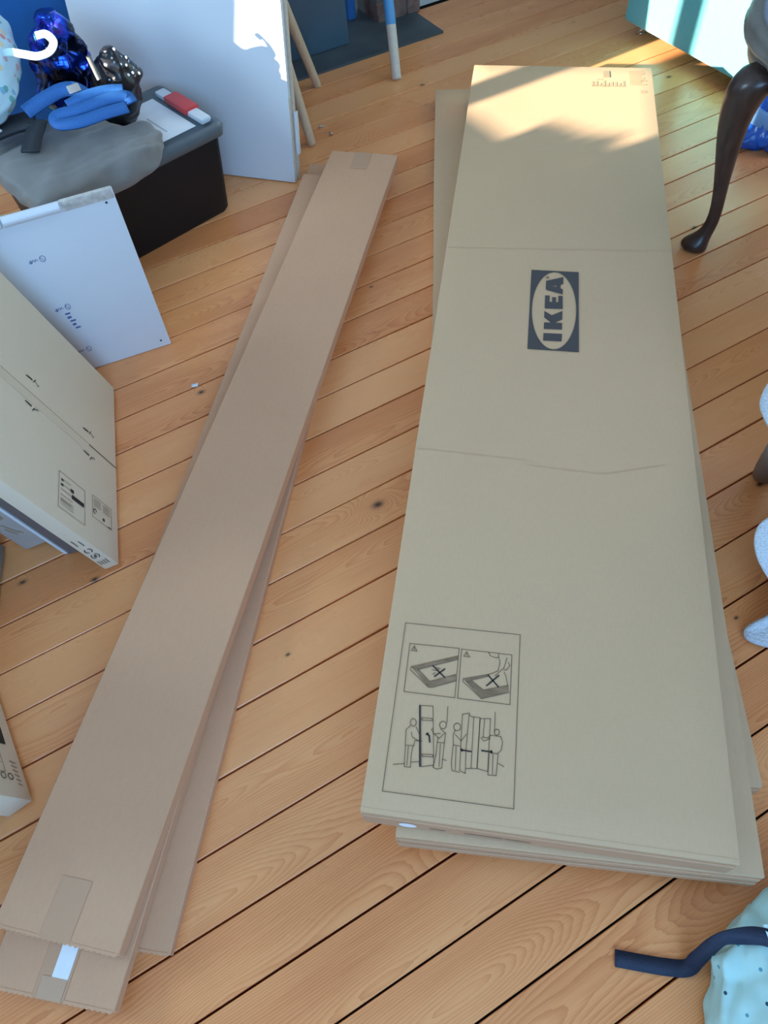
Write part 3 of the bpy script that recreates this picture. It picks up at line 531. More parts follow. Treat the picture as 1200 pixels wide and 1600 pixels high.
sd.build('printed_text', 'ink_line', tall, SIDE)

n_tall = Vector((0.989, 0.149, 0))
def behind(d, near): p = Vector((-0.565, 0.834, 0)) - n_tall * d + Vector((EC[0], EC[1], 0)) * near; return (p.x, p.y)
tag(stand('dark_board', behind(0.046, -0.058), EC, 0.40, 0.44, 0.060, 15.6, mat('dark_brown_card', (0.16, 0.125, 0.115), 0.7), 'thin dark brown board leaning directly behind the cream carton', 'board', 'board_body', 0.001))  # one even dark brown, the board's own colour
tag(stand('white_board', behind(0.1095, -0.060), EC, 0.40, 0.44, 0.007, 15.6, 'white', 'thin white board leaning second behind the cream carton', 'board', 'board_body', 0.001))
bx = stand('white_carton', behind(0.150, -0.092), EC, 0.38, 0.40, 0.052, 15.6, mat('greyish_white_card', (0.44, 0.38, 0.34), 0.6, 0.04, 30), 'greyish white printed carton leaning last behind the cream carton', 'carton', 'carton_body', 0.006)
sd = MB().poly([(0.115, -0.020), (0.145, -0.020), (0.145, -0.010), (0.115, -0.010)]).poly([(0.140, -0.034), (0.165, -0.034), (0.165, -0.022), (0.140, -0.022)]).strokes([[(0.062, -0.020), (0.10, -0.030)], [(0.058, -0.026), (0.085, -0.034)], [(0.055, -0.014), (0.066, -0.017)]], 0.003)
sd.build('printed_text', 'ink_pale', bx, SIDE)
stand('grey_carton', (-0.803, 0.735), (0.10, -0.995), 0.17, 0.5, 0.04, 12, 'grey_board', 'grey-brown carton edge leaning at the left border below the white carton', 'carton', 'carton_body')
lo = stand('small_carton', (-0.656, 0.364), (0.46, -0.888), 0.36, 0.5, 0.048, 13.2, 'cream', 'cream printed carton leaning at the lower left edge beside the long brown cartons', 'carton', 'carton_body')
sd = MB().poly([(-0.150, 0.026), (-0.110, 0.026), (-0.110, 0.075), (-0.150, 0.075)]); sd.build('printed_block', 'ink', lo, FACE)
sd = MB().strokes([rect(-0.104, 0.050, -0.050, 0.095)], 0.0010)
for cx, cy in ((-0.042, 0.058), (-0.042, 0.040)): sd.strokes([[(cx + 0.006 * math.cos(k * 0.5), cy + 0.006 * math.sin(k * 0.5)) for k in range(14)]], 0.0018)
for k in range(6): sd.strokes([[(-0.075 + 0.009 * k, 0.030 - 0.001 * k), (-0.072 + 0.009 * k, 0.016)]], 0.0016)
for k in range(4): sd.strokes([[(-0.098 + 0.010 * k, 0.056), (-0.098 + 0.010 * k, 0.088)]], 0.0012)
sd.build('printed_text', 'ink_line', lo, FACE)
stand('dark_carton', (-0.728, 0.33), (0.46, -0.888), 0.2, 0.3, 0.05, 13.2, mat('dark_grey_card', (0.07, 0.06, 0.055), 0.7), 'dark grey carton behind the lower left cream carton', 'carton', 'carton_body')

# white drawer base standing on edge, with its printed marks
bd = stand('white_drawer_base', (-0.515, 1.504), (0.945, 0.328), 0.40, 0.437, 0.010, 1.3, 'white', 'white panel standing on edge with small blue printed marks, before the black storage box', 'panel', 'panel_body', 0.001)
def mark(x, y, s=1.0):
    m = MB()
    for k in range(3): m.strokes([[(x - 0.030 + 0.006 * k, y - 0.003), (x - 0.026 + 0.006 * k, y + 0.003), (x - 0.023 + 0.006 * k, y - 0.002)]], 0.0013)
    m.strokes([[(x + 0.006 * math.cos(k * 0.6), y + 0.0075 * math.sin(k * 0.6)) for k in range(12)], [(x - 0.004, y + 0.004), (x + 0.002, y - 0.005)]], 0.0013).poly([(x - 0.029, y - 0.005), (x - 0.024, y - 0.005), (x - 0.026, y + 0.001)])
    return m
for x, y in MARKS: mark(x, y).build('printed_mark', 'blue_ink', bd, Matrix.Translation((0, 0, 0.0006)))
sm = MB()
for k, w in enumerate((0.009, 0.005, 0.010, 0.004, 0.009)): sm.strokes([[(BLK[0] + 0.002 * k, BLK[1] - 0.011 * k), (BLK[0] + 0.002 * k + w, BLK[1] - 0.011 * k)]], 0.006 if k % 2 else 0.0045)
sm.build('printed_block', 'blue_ink', bd, Matrix.Translation((0, 0, 0.0006)))
for x, y in ((-0.022, 0.410), (-0.022, 0.020)):
    MB().poly([(x + 0.0028 * math.cos(k * 0.6), y + 0.0028 * math.sin(k * 0.6)) for k in range(10)]).build('drill_hole', 'ink', bd, Matrix.Translation((0, 0, 0.0006)))
for x0, x1 in ((-0.235, -0.116), (-0.36, -0.240)):
    MB().tube([(x0, 0.430, 0.002), (x1, 0.430, 0.002)], 0.011, 14).build('edge_sleeve', 'white', bd, smooth=True).data.set_sharp_from_angle(angle=0.8)
MB().box(-0.113, -0.002, 0.416, 0.4385, -0.010, 0.0015).build('torn_packing_tape', mat('torn_tape', (0.56, 0.52, 0.47), 0.45, 0.25, 60, 0.6), bd, bevel=0.001)

# tall white wardrobe panels leaning behind
wp = stand('shelf_board', (-0.184, 2.182), (0.941, -0.339), 0.665, 1.15, 0.016, 10.6, 'white', 'tall white board leaning behind the black storage box with a sunlit corner', 'board', 'board_body', 0.001)
MB().box(-0.0005, 0.0012, 0.0, 0.24, -0.016, 0.0).build('bare_edge', 'core', wp)
wq = stand('backing_board', (-0.1722, 2.2), (0.941, -0.339), 0.60, 1.0, 0.016, 10.6, 'core', 'raw pale chipboard board leaning just behind the sunlit white panel', 'board', 'board_body', 0.001)
MB().box(0.0, 0.008, 0.075, 0.195, -0.014, 0.004).build('edge_guard', 'white', wq, bevel=0.002)
# blue folded mat at the back left
bm_ = stand('play_mat', (-0.775, 2.56), (0.9, 0.437), 0.42, 0.95, 0.05, 4, 'blue_mat', 'tall blue vinyl mat standing folded behind the white panel at top left', 'mat', 'mat_body', 0.012)
MB().box(-0.42, 0, 0.0, 0.95, -0.0265, -0.0245).build('fold_groove', 'navy', bm_)

# ------------------------------------------------------------------ storage box and what lies on it
cd = Vector((0.777, 0.629, 0)).normalized(); cb = Vector((-cd.y, cd.x, 0))
CR = frame_of(Vector((-0.375, 2.083, 0)) - cd * 0.26 + cb * 0.135 - Vector((0, 0, 0)), cd, cb, (0, 0, 1))   # local x right along the front, y back
cr = tag(empty('storage_box', CR), 'black plastic storage box with grey lid and red-and-white clip', 'storage box')
def ring4(hx, hy, z, r=0.02, n=5):
    out = []
    for sx, sy, a0 in ((1, 1, 0), (-1, 1, 90), (-1, -1, 180), (1, -1, 270)):
        for k in range(n + 1):
            a = math.radians(a0 + 90 * k / n); out.append(Vector((sx * (hx - r) + r * math.cos(a), sy * (hy - r) + r * math.sin(a), z)))
    return out
MB().loft([ring4(0.245, 0.128, 0.0), ring4(0.253, 0.134, 0.012), ring4(0.268, 0.146, 0.235)]).build('tub', 'black', cr, smooth=True).data.set_sharp_from_angle(angle=0.6)
MB().loft([ring4(0.268, 0.146, 0.228), ring4(0.280, 0.157, 0.232), ring4(0.283, 0.160, 0.258), ring4(0.276, 0.153, 0.266), ring4(0.266, 0.143, 0.264), ring4(0.260, 0.137, 0.256)]).build('lid', 'lid', cr, smooth=True)
MB().box(0.235, 0.268, -0.118, 0.118, 0.258, 0.273).build('clip_bar', 'white', cr, bevel=0.005)
MB().box(0.228, 0.274, -0.052, 0.060, 0.262, 0.281).build('clip_grip', 'red', cr, bevel=0.006)
MB().box(0.075, 0.222, -0.105, 0.115, 0.2575, 0.2585).build('paper_label', 'paper', cr)
pt = MB()
for k in range(4): pt.strokes([[(0.095 + 0.018 * k, -0.07), (0.095 + 0.018 * k, 0.02 + 0.01 * (k % 2))]], 0.004)
pt.build('printed_text', 'ink_grey', cr, Matrix.Translation((0, 0, 0.2589)))
hl = MB(); hl.loft([[Vector((0.025 + 0.03 * math.cos(k * 0.4), -0.07 + 0.03 * math.sin(k * 0.4), z)) for k in range(16)] for z in (0.2565, 0.2580)]); hl.build('finger_hole', 'black', cr)

# grey nylon bag, flattened, lying over the box lid
gb = tag(empty('nylon_bag'), 'flattened grey nylon bag draped over the lid of the black storage box', 'bag')
out = [(-0.492, 1.965), (-0.495, 1.865), (-0.60, 1.762), (-0.735, 1.665), (-0.815, 1.715), (-0.895, 1.83), (-0.945, 1.93), (-0.91, 2.00), (-0.76, 2.03), (-0.62, 2.01), (-0.535, 2.0)]
pillow(out, 0.268, 0.080, 0.018, 8, 2.0, n=150, rings=30, folds=(cd, cb, 0.012)).build('bag_body', 'grey_cloth', gb, smooth=True)
def ribbon(pts, w, th=0.0015, nrm=None, n=40, roll=None):
    c = smooth_line(pts, n); mb = MB(); rings = []
    for i, p in enumerate(c):
        tg = (c[min(i + 1, n)] - c[max(i - 1, 0)]).normalized(); up = Vector(nrm(i / n) if callable(nrm) else (nrm or (0, 0, 1)))
        s = tg.cross(up).normalized(); u2 = s.cross(tg)
        rings.append([p + s * w / 2 + u2 * th, p - s * w / 2 + u2 * th, p - s * w / 2 - u2 * th, p + s * w / 2 - u2 * th])
    return mb.loft(rings)
ribbon([(-0.93, 1.885, 0.372), (-0.86, 1.925, 0.379), (-0.79, 1.95, 0.381)], 0.075, 0.006).build('side_pocket', 'dark_cloth', gb, smooth=True)
ribbon([(-0.893, 1.872, 0.384), (-0.868, 1.90, 0.388)], 0.020, 0.002).build('care_tag', 'paper', gb)
ribbon([(-0.79, 1.83, 0.362), (-0.785, 1.875, 0.374), (-0.775, 1.925, 0.388)], 0.045, 0.003).build('webbing', 'dark_cloth', gb, smooth=True)

# blue folded strap on the bag
bs = tag(empty('strap_bundle'), 'bright blue webbing strap folded in loops on the grey nylon bag', 'strap')
LN = (0.25, -0.55, 0.80)
ribbon([(-0.552, 1.940, 0.394), (-0.60, 1.912, 0.398), (-0.66, 1.880, 0.398), (-0.712, 1.878, 0.398), (-0.718, 1.900, 0.406), (-0.66, 1.918, 0.410), (-0.59, 1.955, 0.411), (-0.552, 1.968, 0.406), (-0.540, 1.952, 0.398)], 0.028, 0.003, nrm=LN, n=90).build('loop', 'strap', bs, smooth=True)
ribbon([(-0.800, 1.930, 0.408), (-0.755, 1.965, 0.418), (-0.715, 1.990, 0.424), (-0.680, 1.990, 0.424), (-0.650, 1.970, 0.416)], 0.034, 0.003, nrm=(0.2, -0.65, 0.75), n=50).build('loop', 'strap', bs, smooth=True)
ribbon([(-0.690, 1.925, 0.416), (-0.650, 1.950, 0.422), (-0.600, 1.975, 0.420), (-0.560, 1.985, 0.414)], 0.028, 0.003, nrm=LN, n=40).build('loop', 'strap', bs, smooth=True)
MB().box(-0.016, 0.016, -0.003, 0.003, -0.010, 0.010).build('buckle', 'chrome', bs, Matrix.Translation((-0.676, 1.972, 0.434)) @ Matrix.Rotation(0.5, 4, 'Z') @ Matrix.Rotation(-0.75, 4, 'X'), bevel=0.003)

def blob(secs, wr, ws, seed, n=40, ex=2.4):
    """lofted soft body: secs = (centre, half-size a, half-size b, axis a, axis b)"""
    rings = []
    for c, ra, rb, A_, B_ in secs:
        c = Vector(c); A_ = Vector(A_).normalized(); B_ = Vector(B_).normalized(); r = []
        for k in range(n):
            t_ = k / n * 2 * math.pi; cx, sx = math.cos(t_), math.sin(t_)
            d = A_ * (math.copysign(abs(cx) ** (2 / ex), cx) * ra) + B_ * (math.copysign(abs(sx) ** (2 / ex), sx) * rb)
            p = c + d; w = nz(p, ws, seed) * wr + nz(p, ws * 2.2, seed + 3) * wr * 0.6
            r.append(p + (d.normalized() if d.length > 1e-6 else d) * w)
        rings.append(r)
    m = MB(); m.loft(rings); return m
def secs_between(a, b, prof, A_, B_, n=16):
    a, b = Vector(a), Vector(b); out_ = []
    for i in range(n + 1):
        t_ = i / n; j = min(int(t_ * (len(prof) - 1)), len(prof) - 2); q = t_ * (len(prof) - 1) - j
        ra = prof[j][0] * (1 - q) + prof[j + 1][0] * q; rb = prof[j][1] * (1 - q) + prof[j + 1][1] * q
        out_.append((a.lerp(b, t_), ra, rb, A_, B_))
    return out_
# crumpled blue foil sack, and the black sequin pouch beside it, standing on the lid behind the bag
fo = tag(empty('foil_sack'), 'crumpled dark and bright blue foil sack behind the blue strap', 'sack')
blob(secs_between((-0.765, 2.185, 0.268), (-0.735, 2.13, 0.545), [(0.05, 0.04), (0.066, 0.06), (0.068, 0.068), (0.072, 0.070), (0.066, 0.06), (0.046, 0.04), (0.008, 0.008)], (0.90, -0.30, 0), (0.3, 0.90, 0), 34), 0.024, 19, 1.0, 72).build('sack_body', 'foil', fo, smooth=True)
sq = tag(empty('sequin_pouch'), 'black sequinned drawstring pouch at the right of the blue foil sack', 'pouch')
pb = blob(secs_between((-0.632, 2.135, 0.268), (-0.588, 2.085, 0.475), [(0.045, 0.03), (0.058, 0.045), (0.062, 0.05), (0.066, 0.052), (0.064, 0.05), (0.045, 0.035), (0.008, 0.008)], (0.85, -0.45, 0), (0.45, 0.85, 0), 28), 0.012, 24, 4.0, 56).build('pouch_body', 'sequin', sq, smooth=True)
rs = random.Random(11)
cand = [p for p in pb.data.polygons if p.center.x > -0.615 and p.center.z > 0.40 and p.normal.y < 0.5]
for k in range(22):
    p = cand[rs.randrange(len(cand))]; r = rs.uniform(0.002, 0.0045)
    m = MB(); m.loft([[Vector((r * math.cos(q * 0.785), r * math.sin(q * 0.785), z)) for q in range(8)] for z in (0, 0.0008)])
    m.build('sequin', 'spark', sq, Matrix.Translation(p.center + p.normal * 0.0005) @ p.normal.to_track_quat('Z', 'Y').to_matrix().to_4x4() @ Matrix.Rotation(rs.uniform(-0.4, 0.4), 4, 'X'))
ribbon([(-0.645, 2.075, 0.462), (-0.630, 2.040, 0.445), (-0.622, 2.026, 0.425)], 0.012, 0.002, nrm=(0.2, -0.8, 0.5)).build('drawstring', 'grey_wood', sq, smooth=True)
# floral cotton bag at the left edge with a pale handle
fb_ = tag(empty('floral_bag'), 'pale blue cotton bag printed with small coloured dots at the top left edge', 'bag')
blob(secs_between((-0.935, 1.985, 0.400), (-0.975, 2.11, 0.60), [(0.09, 0.10), (0.125, 0.155), (0.130, 0.175), (0.125, 0.18), (0.115, 0.16), (0.08, 0.10), (0.01, 0.01)], (0.97, 0.1, 0), (0.0, 0.95, 0.1), 30), 0.018, 9, 2.0, 72).build('bag_body', 'floral', fb_, smooth=True)
ribbon([(-0.855, 2.03, 0.500), (-0.815, 2.025, 0.507), (-0.775, 2.005, 0.508), (-0.740, 1.995, 0.505), (-0.712, 2.005, 0.508), (-0.700, 2.025, 0.520), (-0.714, 2.035, 0.535), (-0.738, 2.030, 0.535)], 0.019, 0.0012, nrm=(0.1, -0.55, 0.85), n=60).build('handle', 'handle', fb_, smooth=True).data.set_sharp_from_angle(angle=0.7)
# a tan wooden chest behind the white drawer base
ch = tag(empty('wooden_chest', frame_of((-1.05, 1.58, 0), (1, 0, 0), (0, 1, 0), (0, 0, 1))), 'honey-coloured wooden chest at the left edge behind the white drawer base', 'chest')
MB().box(-0.23, 0.235, -0.10, 0.10, 0.0, 0.27).build('chest_body', 'oak', ch, bevel=0.004)
MB().box(-0.24, 0.25, -0.11, 0.11, 0.271, 0.292).build('chest_lid', 'oak', ch, bevel=0.005)
MB().box(0.2355, 0.240, -0.02, 0.02, 0.19, 0.24).build('latch', 'metal', ch, bevel=0.001)

# the bench that the leaning cartons are propped against
be = tag(empty('low_bench', Matrix.Translation((-1.13, 0.80, 0))), 'low honey-coloured wooden bench beyond the left edge, behind the leaning cartons', 'bench')
MB().box(-0.19, 0.19, -0.58, 0.58, 0.30, 0.335).build('bench_top', 'oak', be, bevel=0.005)
for x in (-0.16, 0.16):
    for y in (-0.53, 0.53):
        MB().box(x - 0.02, x + 0.02, y - 0.02, y + 0.02, 0.001, 0.299).build('leg', 'oak', be, bevel=0.003)

# ------------------------------------------------------------------ stools at the back
def stool(name, feet, tops, seat_c, seat_r, label):
    o = tag(empty(name), label, 'stool')
    for (fx, fy), (tx, ty) in zip(feet, tops):
        a, b = Vector((fx, fy, 0.0)), Vector((tx, ty, 0.43))
        leg = MB().tube([a, a.lerp(b, 0.02), a.lerp(b, 0.5), b], [0.0125, 0.0142, 0.0165, 0.0185], 14).build('leg', 'beech', o, smooth=True)
    m = MB(); m.loft([[Vector((seat_c[0] + r * math.cos(k * math.pi / 20), seat_c[1] + r * math.sin(k * math.pi / 20), z)) for k in range(40)] for r, z in ((seat_r - 0.01, 0.425), (seat_r, 0.43), (seat_r, 0.452), (seat_r - 0.008, 0.458))])
    m.build('seat', 'beech', o, smooth=True).data.set_sharp_from_angle(angle=0.7)
    return o
stool('wooden_stool', [(-0.099, 2.775), (-0.127, 2.393), (-0.50, 2.42), (-0.47, 2.80)], [(-0.215, 2.70), (-0.215, 2.50), (-0.40, 2.50), (-0.395, 2.70)], (-0.305, 2.6), 0.165, 'plain beech stool behind the sunlit white panel, two round legs showing')
pa, pb2 = Vector((0.184, 2.77, 0.001)), Vector((0.150, 3.165, 0.605))  # a painted furniture leg, built alone as a propped pole
po = tag(empty('painted_leg'), 'pale round wooden furniture leg painted blue above, built as a propped pole before the hearth', 'pole')
MB().tube([pa, pa.lerp(pb2, 0.012), pb2], [0.0150, 0.0168, 0.0190], 18).build('shaft', 'pole', po, smooth=True)
MB().tube([pa.lerp(pb2, 0.232), pa.lerp(pb2, 0.236), pa.lerp(pb2, 1.0)], [0.0175, 0.0182, 0.0198], 18).build('painted_sleeve', 'blue_paint', po, smooth=True)

# ------------------------------------------------------------------ aqua armchair at top right
SO = frame_of(Vector((1.064, 2.918, 0)), U, V, (0, 0, 1))      # local x deep, y along its front to the far end, origin on the far front corner
so = tag(empty('armchair', SO), 'aqua upholstered armchair on thin chrome legs, sunlit at top right', 'armchair')
MB().box(0, 0.72, -0.80, 0.06, 0.042, 0.30).build('base', 'aqua', so, bevel=0.018, seg=3)
MB().box(0.02, 0.55, -0.65, -0.09, 0.30, 0.44).build('seat_cushion', 'aqua', so, bevel=0.04, seg=4)
MB().box(0.55, 0.74, -0.80, 0.06, 0.30, 0.82).build('backrest', 'aqua', so, bevel=0.05, seg=4)
for y0, y1 in ((-0.80, -0.65), (-0.09, 0.06)):
    MB().box(0.0, 0.55, y0, y1, 0.30, 0.56).build('armrest', 'aqua', so, bevel=0.045, seg=4)
for x, y, dx in ((0.055, 0.0, -0.02), (0.055, -0.74, -0.02), (0.66, 0.0, 0.02), (0.66, -0.74, 0.02)):
    lg_ = MB().tube([(x + dx, y + 0.015, 0.0), (x + dx * 0.4, y, 0.02), (x, y - 0.01, 0.046)], 0.0045, 8); lg_.tube([(x + dx, y + 0.015, 0.003), (x + dx + 0.03, y - 0.005, 0.003)], 0.003, 8)
    lg_.build('leg', 'chrome', so, smooth=True)

# ------------------------------------------------------------------ mahogany chair with cabriole legs at right
cs = Vector((0.75, 0.66, 0)).normalized(); crr = Vector((cs.y, -cs.x, 0))
CH = frame_of(Vector((0.938, 1.697, 0)), crr, cs, (0, 0, 1))     # origin on the visible foot, x to the right side, y to its far end
chair = tag(empty('dining_chair', CH), 'dark mahogany chair with cabriole legs and grey-blue padded seat at the right edge', 'chair')
def cabriole(corner, out):
    out = Vector(out).normalized(); side = Vector((-out.y, out.x, 0)); rings = []
    prof = [(0.000, 0.012, 0.022), (0.004, 0.016, 0.031), (0.016, 0.020, 0.034), (0.030, 0.014, 0.028), (0.048, 0.004, 0.020), (0.080, -0.006, 0.0165), (0.13, -0.004, 0.0165), (0.19, 0.005, 0.0185),
            (0.26, 0.016, 0.026), (0.32, 0.024, 0.033), (0.375, 0.027, 0.040), (0.42, 0.022, 0.047), (0.45, 0.010, 0.050), (0.478, -0.006, 0.046)]
    for z, off, r in prof:
        c = Vector((*corner, z)) + out * off
        rings.append([c + out * (r * (1.25 if z < 0.04 and math.cos(k * math.pi / 8) > 0 else 1.0) * math.cos(k * math.pi / 8)) + side * (r * (0.8 if 0.04 < z < 0.4 else 1.0) * math.sin(k * math.pi / 8)) for k in range(16)])
    return MB().loft(rings)
for cxy, o_ in (((0, 0), (-1, -0.75)), ((0, 0.49), (-1, 0.75)), ((0.46, 0), (1, -0.75)), ((0.46, 0.49), (1, 0.75))):
    lg_ = cabriole(cxy, (*o_, 0)).build('leg', 'mahogany', chair, smooth=True, sub=1)
sl = [(0.0078, -0.0335), (0.06, -0.075), (0.23, -0.10), (0.42, -0.07), (0.49, 0.0), (0.52, 0.24), (0.49, 0.46), (0.36, 0.54), (0.15, 0.53), (-0.03, 0.45), (-0.13, 0.32), (-0.155, 0.20), (-0.107, 0.077), (-0.047, 0.0055)]
def slabloop(rows):
    m = MB(); c = Vector((0.23, 0.245, 0)); lo_ = smooth_loop([(x, y, 0) for x, y in sl], 72)
    m.loft([[c + (p - c) * s + Vector((0, 0, z)) for p in lo_] for s, z in rows]); return m
slabloop([(0.84, 0.43), (0.90, 0.43), (0.93, 0.45), (0.94, 0.488)]).build('apron', 'grey_wood', chair, smooth=True)
slabloop([(0.95, 0.486), (0.985, 0.490), (0.995, 0.500), (0.980, 0.507), (0.985, 0.520), (0.965, 0.532), (0.93, 0.534)]).build('seat_rail', 'grey_wood', chair, smooth=True)
slabloop([(0.915, 0.530), (0.90, 0.550), (0.83, 0.566), (0.5, 0.574), (0.05, 0.576)]).build('seat_pad', 'seat', chair, smooth=True)
bk_ = MB()
for y in (0.06, 0.43): bk_.tube([(0.47, y, 0.50), (0.52, y, 0.72), (0.57, y, 0.95)], [0.02, 0.017, 0.015], 10)
bk_.build('back_posts', 'mahogany', chair, smooth=True)
MB().tube([(0.57, 0.03, 0.93), (0.575, 0.245, 0.99), (0.57, 0.46, 0.93)], [0.02, 0.028, 0.02], 10).build('top_rail', 'mahogany', chair, smooth=True)
MB().box(0.505, 0.52, 0.17, 0.32, 0.5, 0.96, Matrix(((1, 0, 0.11, -0.055), (0, 1, 0, 0), (0, 0, 1, 0), (0, 0, 0, 1)))).build('splat', 'mahogany', chair, bevel=0.004)

# blue wrapped roll on the floor behind the chair
br = tag(empty('wrapped_roll', Matrix.Translation((1.300, 2.20, 0))), 'roll wrapped in shiny blue plastic with a pale blue band, by the chair leg', 'roll')
def ringz(r, z, wv=0.0, seed=0.0, n=48): return [Vector(((r + wv * nz((math.cos(k * 2 * math.pi / n), math.sin(k * 2 * math.pi / n), z * 9), 3.0, seed)) * math.cos(k * 2 * math.pi / n), (r + wv * nz((math.cos(k * 2 * math.pi / n), math.sin(k * 2 * math.pi / n), z * 9), 3.0, seed)) * math.sin(k * 2 * math.pi / n), z)) for k in range(n)]
MB().loft([ringz(0.085, 0.001, 0.05, 1), ringz(0.098, 0.012, 0.06, 1), ringz(0.095, 0.035, 0.04, 2), ringz(0.075, 0.055, 0.01, 3), ringz(0.072, 0.13, 0.004, 3), ringz(0.066, 0.15, 0.01, 4), ringz(0.040, 0.156, 0.01, 4), ringz(0.038, 0.13, 0.0)]).build('film', 'blue_film', br, smooth=True)
MB().loft([ringz(0.076, 0.062), ringz(0.0785, 0.066), ringz(0.0775, 0.110), ringz(0.074, 0.114)]).build('band', 'pale_band', br, smooth=True)

# ------------------------------------------------------------------ white towel over a low stool at the right edge
ts = tag(empty('low_chair', Matrix.Translation((0.93, 0.83, 0))), 'low taupe chair with a rounded leg under the white towel, unseen light-blocking back added', 'chair')
for x, y in ((-0.105, 0.085), (0.15, 0.085), (-0.06, -0.042), (0.15, -0.042)):
    MB().loft([[Vector((x + r * math.cos(k * 0.393), y + r * math.sin(k * 0.393), z)) for k in range(16)] for r, z in ((0.016, 0.001), (0.022, 0.006), (0.024, 0.03), (0.026, 0.25))]).build('leg', 'stool_leg', ts, smooth=True)
MB().box(-0.095, 0.185, -0.075, 0.17, 0.245, 0.272).build('seat', 'stool_leg', ts, bevel=0.01)
MB().box(0.19, 0.26, -0.32, 0.26, 0.273, 1.0).build('backrest', 'stool_leg', ts, bevel=0.02)  # unseen back, added tall to keep window light off the right floor
MB().box(0.19, 0.26, -0.32, -0.27, 0.001, 0.272).build('added_back_leg', 'stool_leg', ts, bevel=0.008)

tw = MB(); rows = []
TL = [(0.83, 0.985, 0.300), (0.755, 0.935, 0.303), (0.712, 0.900, 0.302), (0.688, 0.855, 0.300), (0.700, 0.79, 0.298), (0.755, 0.745, 0.296), (0.765, 0.715, 0.285), (0.715, 0.715, 0.18), (0.682, 0.700, 0.150), (0.672, 0.655, 0.130), (0.700, 0.600, 0.09), (0.715, 0.582, 0.05), (0.662, 0.566, 0.012), (0.668, 0.535, 0.008), (0.76, 0.50, 0.006)]
lcurve = smooth_line(TL, 70)
for i, p in enumerate(lcurve):
    row = []
    for j in range(31):
        q = j / 30; x = p.x + q * (1.105 - p.x); yv = p.y + 0.012 * math.sin(q * 17 + i * 0.12) * q; zz = p.z + (0.006 + 0.012 * (p.z < 0.28)) * abs(math.sin(q * 14 + 0.09 * i)) * min(1, q * 4) + 0.004 * nz((x, yv, p.z), 24, 2.0)
        row.append(Vector((x, yv, max(zz, 0.004))))
    rows.append(row)
tw.loft(rows, closed=False)
tag(tw.build('bath_towel', 'towel', None, smooth=True, solid=0.007), 'fluffy white towel hanging over the low stool at the right edge', 'towel')

# ------------------------------------------------------------------ dotted aqua cloth bag with a navy strap, lower right
db = tag(empty('cloth_bag'), 'pale aqua cotton bag with dark dots and navy strap at the lower right corner', 'bag')
outl = [(0.545, 0.125), (0.512, 0.116), (0.468, 0.080), (0.428, 0.052), (0.410, 0.018), (0.396, -0.040), (0.39, -0.12), (0.45, -0.19), (0.60, -0.20), (0.72, -0.10), (0.74, 0.03), (0.66, 0.12)]
pillow(outl, 0.0015, 0.085, 0.016, 13, 6.0, n=150, rings=30, folds=(Vector((0.5, 0.86, 0)), Vector((0.86, -0.5, 0)), 0.014)).build('bag_body', 'dotted', db, smooth=True)
def twist(t_):
    a = math.radians(0 if t_ < 0.42 else (70 * (t_ - 0.42) / 0.12 if t_ < 0.54 else (70 - 60 * min(1, (t_ - 0.54) / 0.2))))
    return (-0.35 * math.sin(a), -0.9 * math.sin(a), math.cos(a))
ribbon([(0.289, 0.055, 0.004), (0.325, 0.046, 0.004), (0.360, 0.038, 0.004), (0.392, 0.034, 0.006), (0.405, 0.045, 0.035), (0.425, 0.062, 0.085), (0.455, 0.064, 0.094), (0.485, 0.060, 0.097), (0.51, 0.045, 0.099), (0.55, 0.01, 0.10)], 0.0235, 0.0011, nrm=twist, n=80).build('strap', 'navy', db, smooth=True)
ribbon([(0.49, 0.075, 0.098), (0.492, 0.050, 0.099)], 0.006, 0.0012).build('strap_end', 'handle', db)

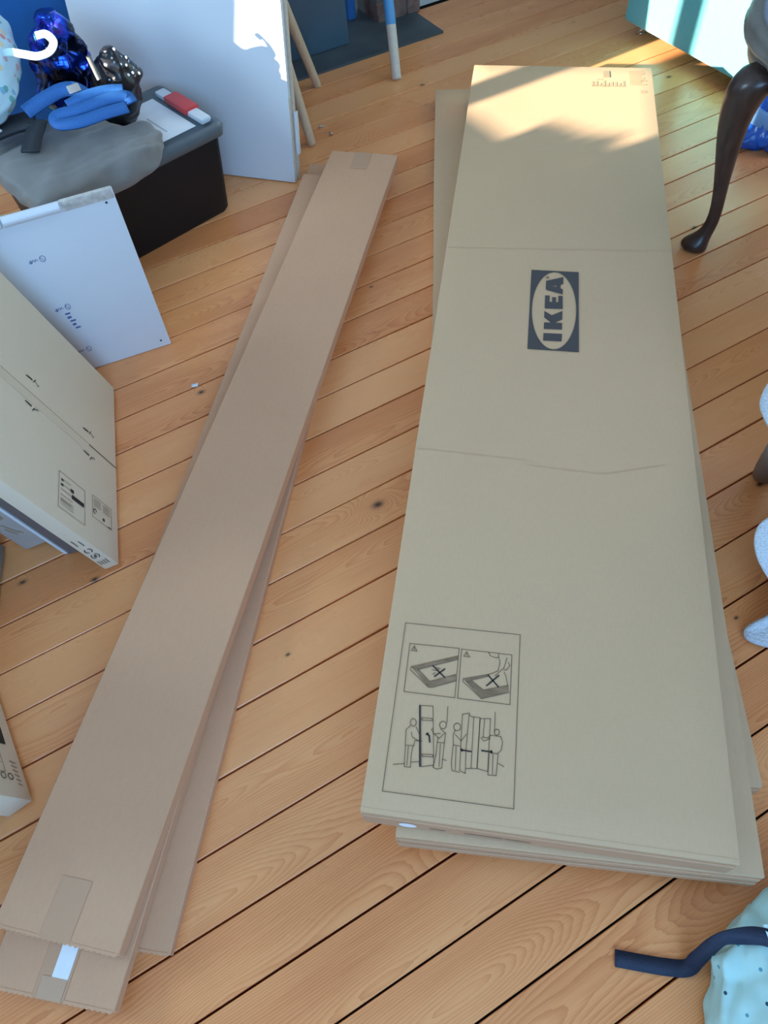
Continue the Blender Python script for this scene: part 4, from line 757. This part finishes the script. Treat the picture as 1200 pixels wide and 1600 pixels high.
# ------------------------------------------------------------------ scraps on the floor
def scrap(loc, s, label, m='paper', seed=0.0):
    mb = MB(); vs = [Vector((s * (i / 4 - 0.5), s * 0.7 * (j / 4 - 0.5), 0.002 + 0.35 * s * abs(nz((i, j, seed), 0.9, seed)))) for j in range(5) for i in range(5)]
    mb.add(vs, [(j * 5 + i, j * 5 + i + 1, j * 5 + i + 6, j * 5 + i + 5) for j in range(4) for i in range(4)])
    tag(mb.build('paper_scrap', m, None, Matrix.Translation((*loc, 0.0)), solid=0.0006, smooth=True), label, 'scrap')
scrap((-0.442, 1.343), 0.016, 'tiny torn white paper scrap on the floorboards left of the long cartons', seed=2.0)
def screw(loc, rot, label):
    o = tag(empty('furniture_screw', Matrix.Translation((*loc, 0.006)) @ Matrix.Rotation(rot, 4, 'Z')), label, 'screw')
    MB().tube([(0, 0, -0.001), (0.016, 0, -0.003)], [0.0024, 0.0020], 8).build('shank', 'metal', o, smooth=True)
    MB().tube([(-0.003, 0, 0), (-0.001, 0, 0), (0.001, 0, 0)], [0.004, 0.0055, 0.0026], 12).build('head', 'metal', o, smooth=True)
screw((-0.099, 2.495), 0.4, 'small metal screw on the floor nearer the stool leg')
screw((-0.062, 2.441), 2.0, 'small shiny metal screw on the floor nearer the long cartons')
# ------------------------------------------------------------------ unseen planter, added on the sunny sill to ripple the sun patch edge
pl = tag(empty('added_sill_planter', ROOM @ Matrix.Translation((W_LEFT - 0.02, 1.53, WZ0))), 'unseen low clay planter of short leafy plants, added on the sill to shape the sun patch', 'planter'); rp = random.Random(4)
MB().box(-0.035, 0.035, -0.13, 0.13, 0.0005, 0.034).build('trough', 'pot', pl, bevel=0.004)
for k in range(54):
    v = rp.uniform(-0.125, 0.12); hh = 0.028 + 0.042 * (0.12 - v) / 0.24 * rp.uniform(0.6, 1.3)
    b0 = Vector((rp.uniform(-0.025, 0.025), v, 0.034)); d = Vector((rp.uniform(-0.3, 0.3), rp.uniform(-0.5, 0.5), 1.0)).normalized(); s = Vector((0.3, 1, 0)).normalized() * rp.uniform(0.010, 0.018)
    m = MB(); m.add([b0, b0 + d * hh * 0.55 + s, b0 + d * hh, b0 + d * hh * 0.55 - s], [(0, 1, 2, 3)]); m.build('leaf', 'leaf', pl, solid=0.001)

for o in list(COL.objects):
    if o.parent and o.name.split('.')[0] in PRINTS: o['kind'] = 'stuff'          # flat print, too fine to pick apart
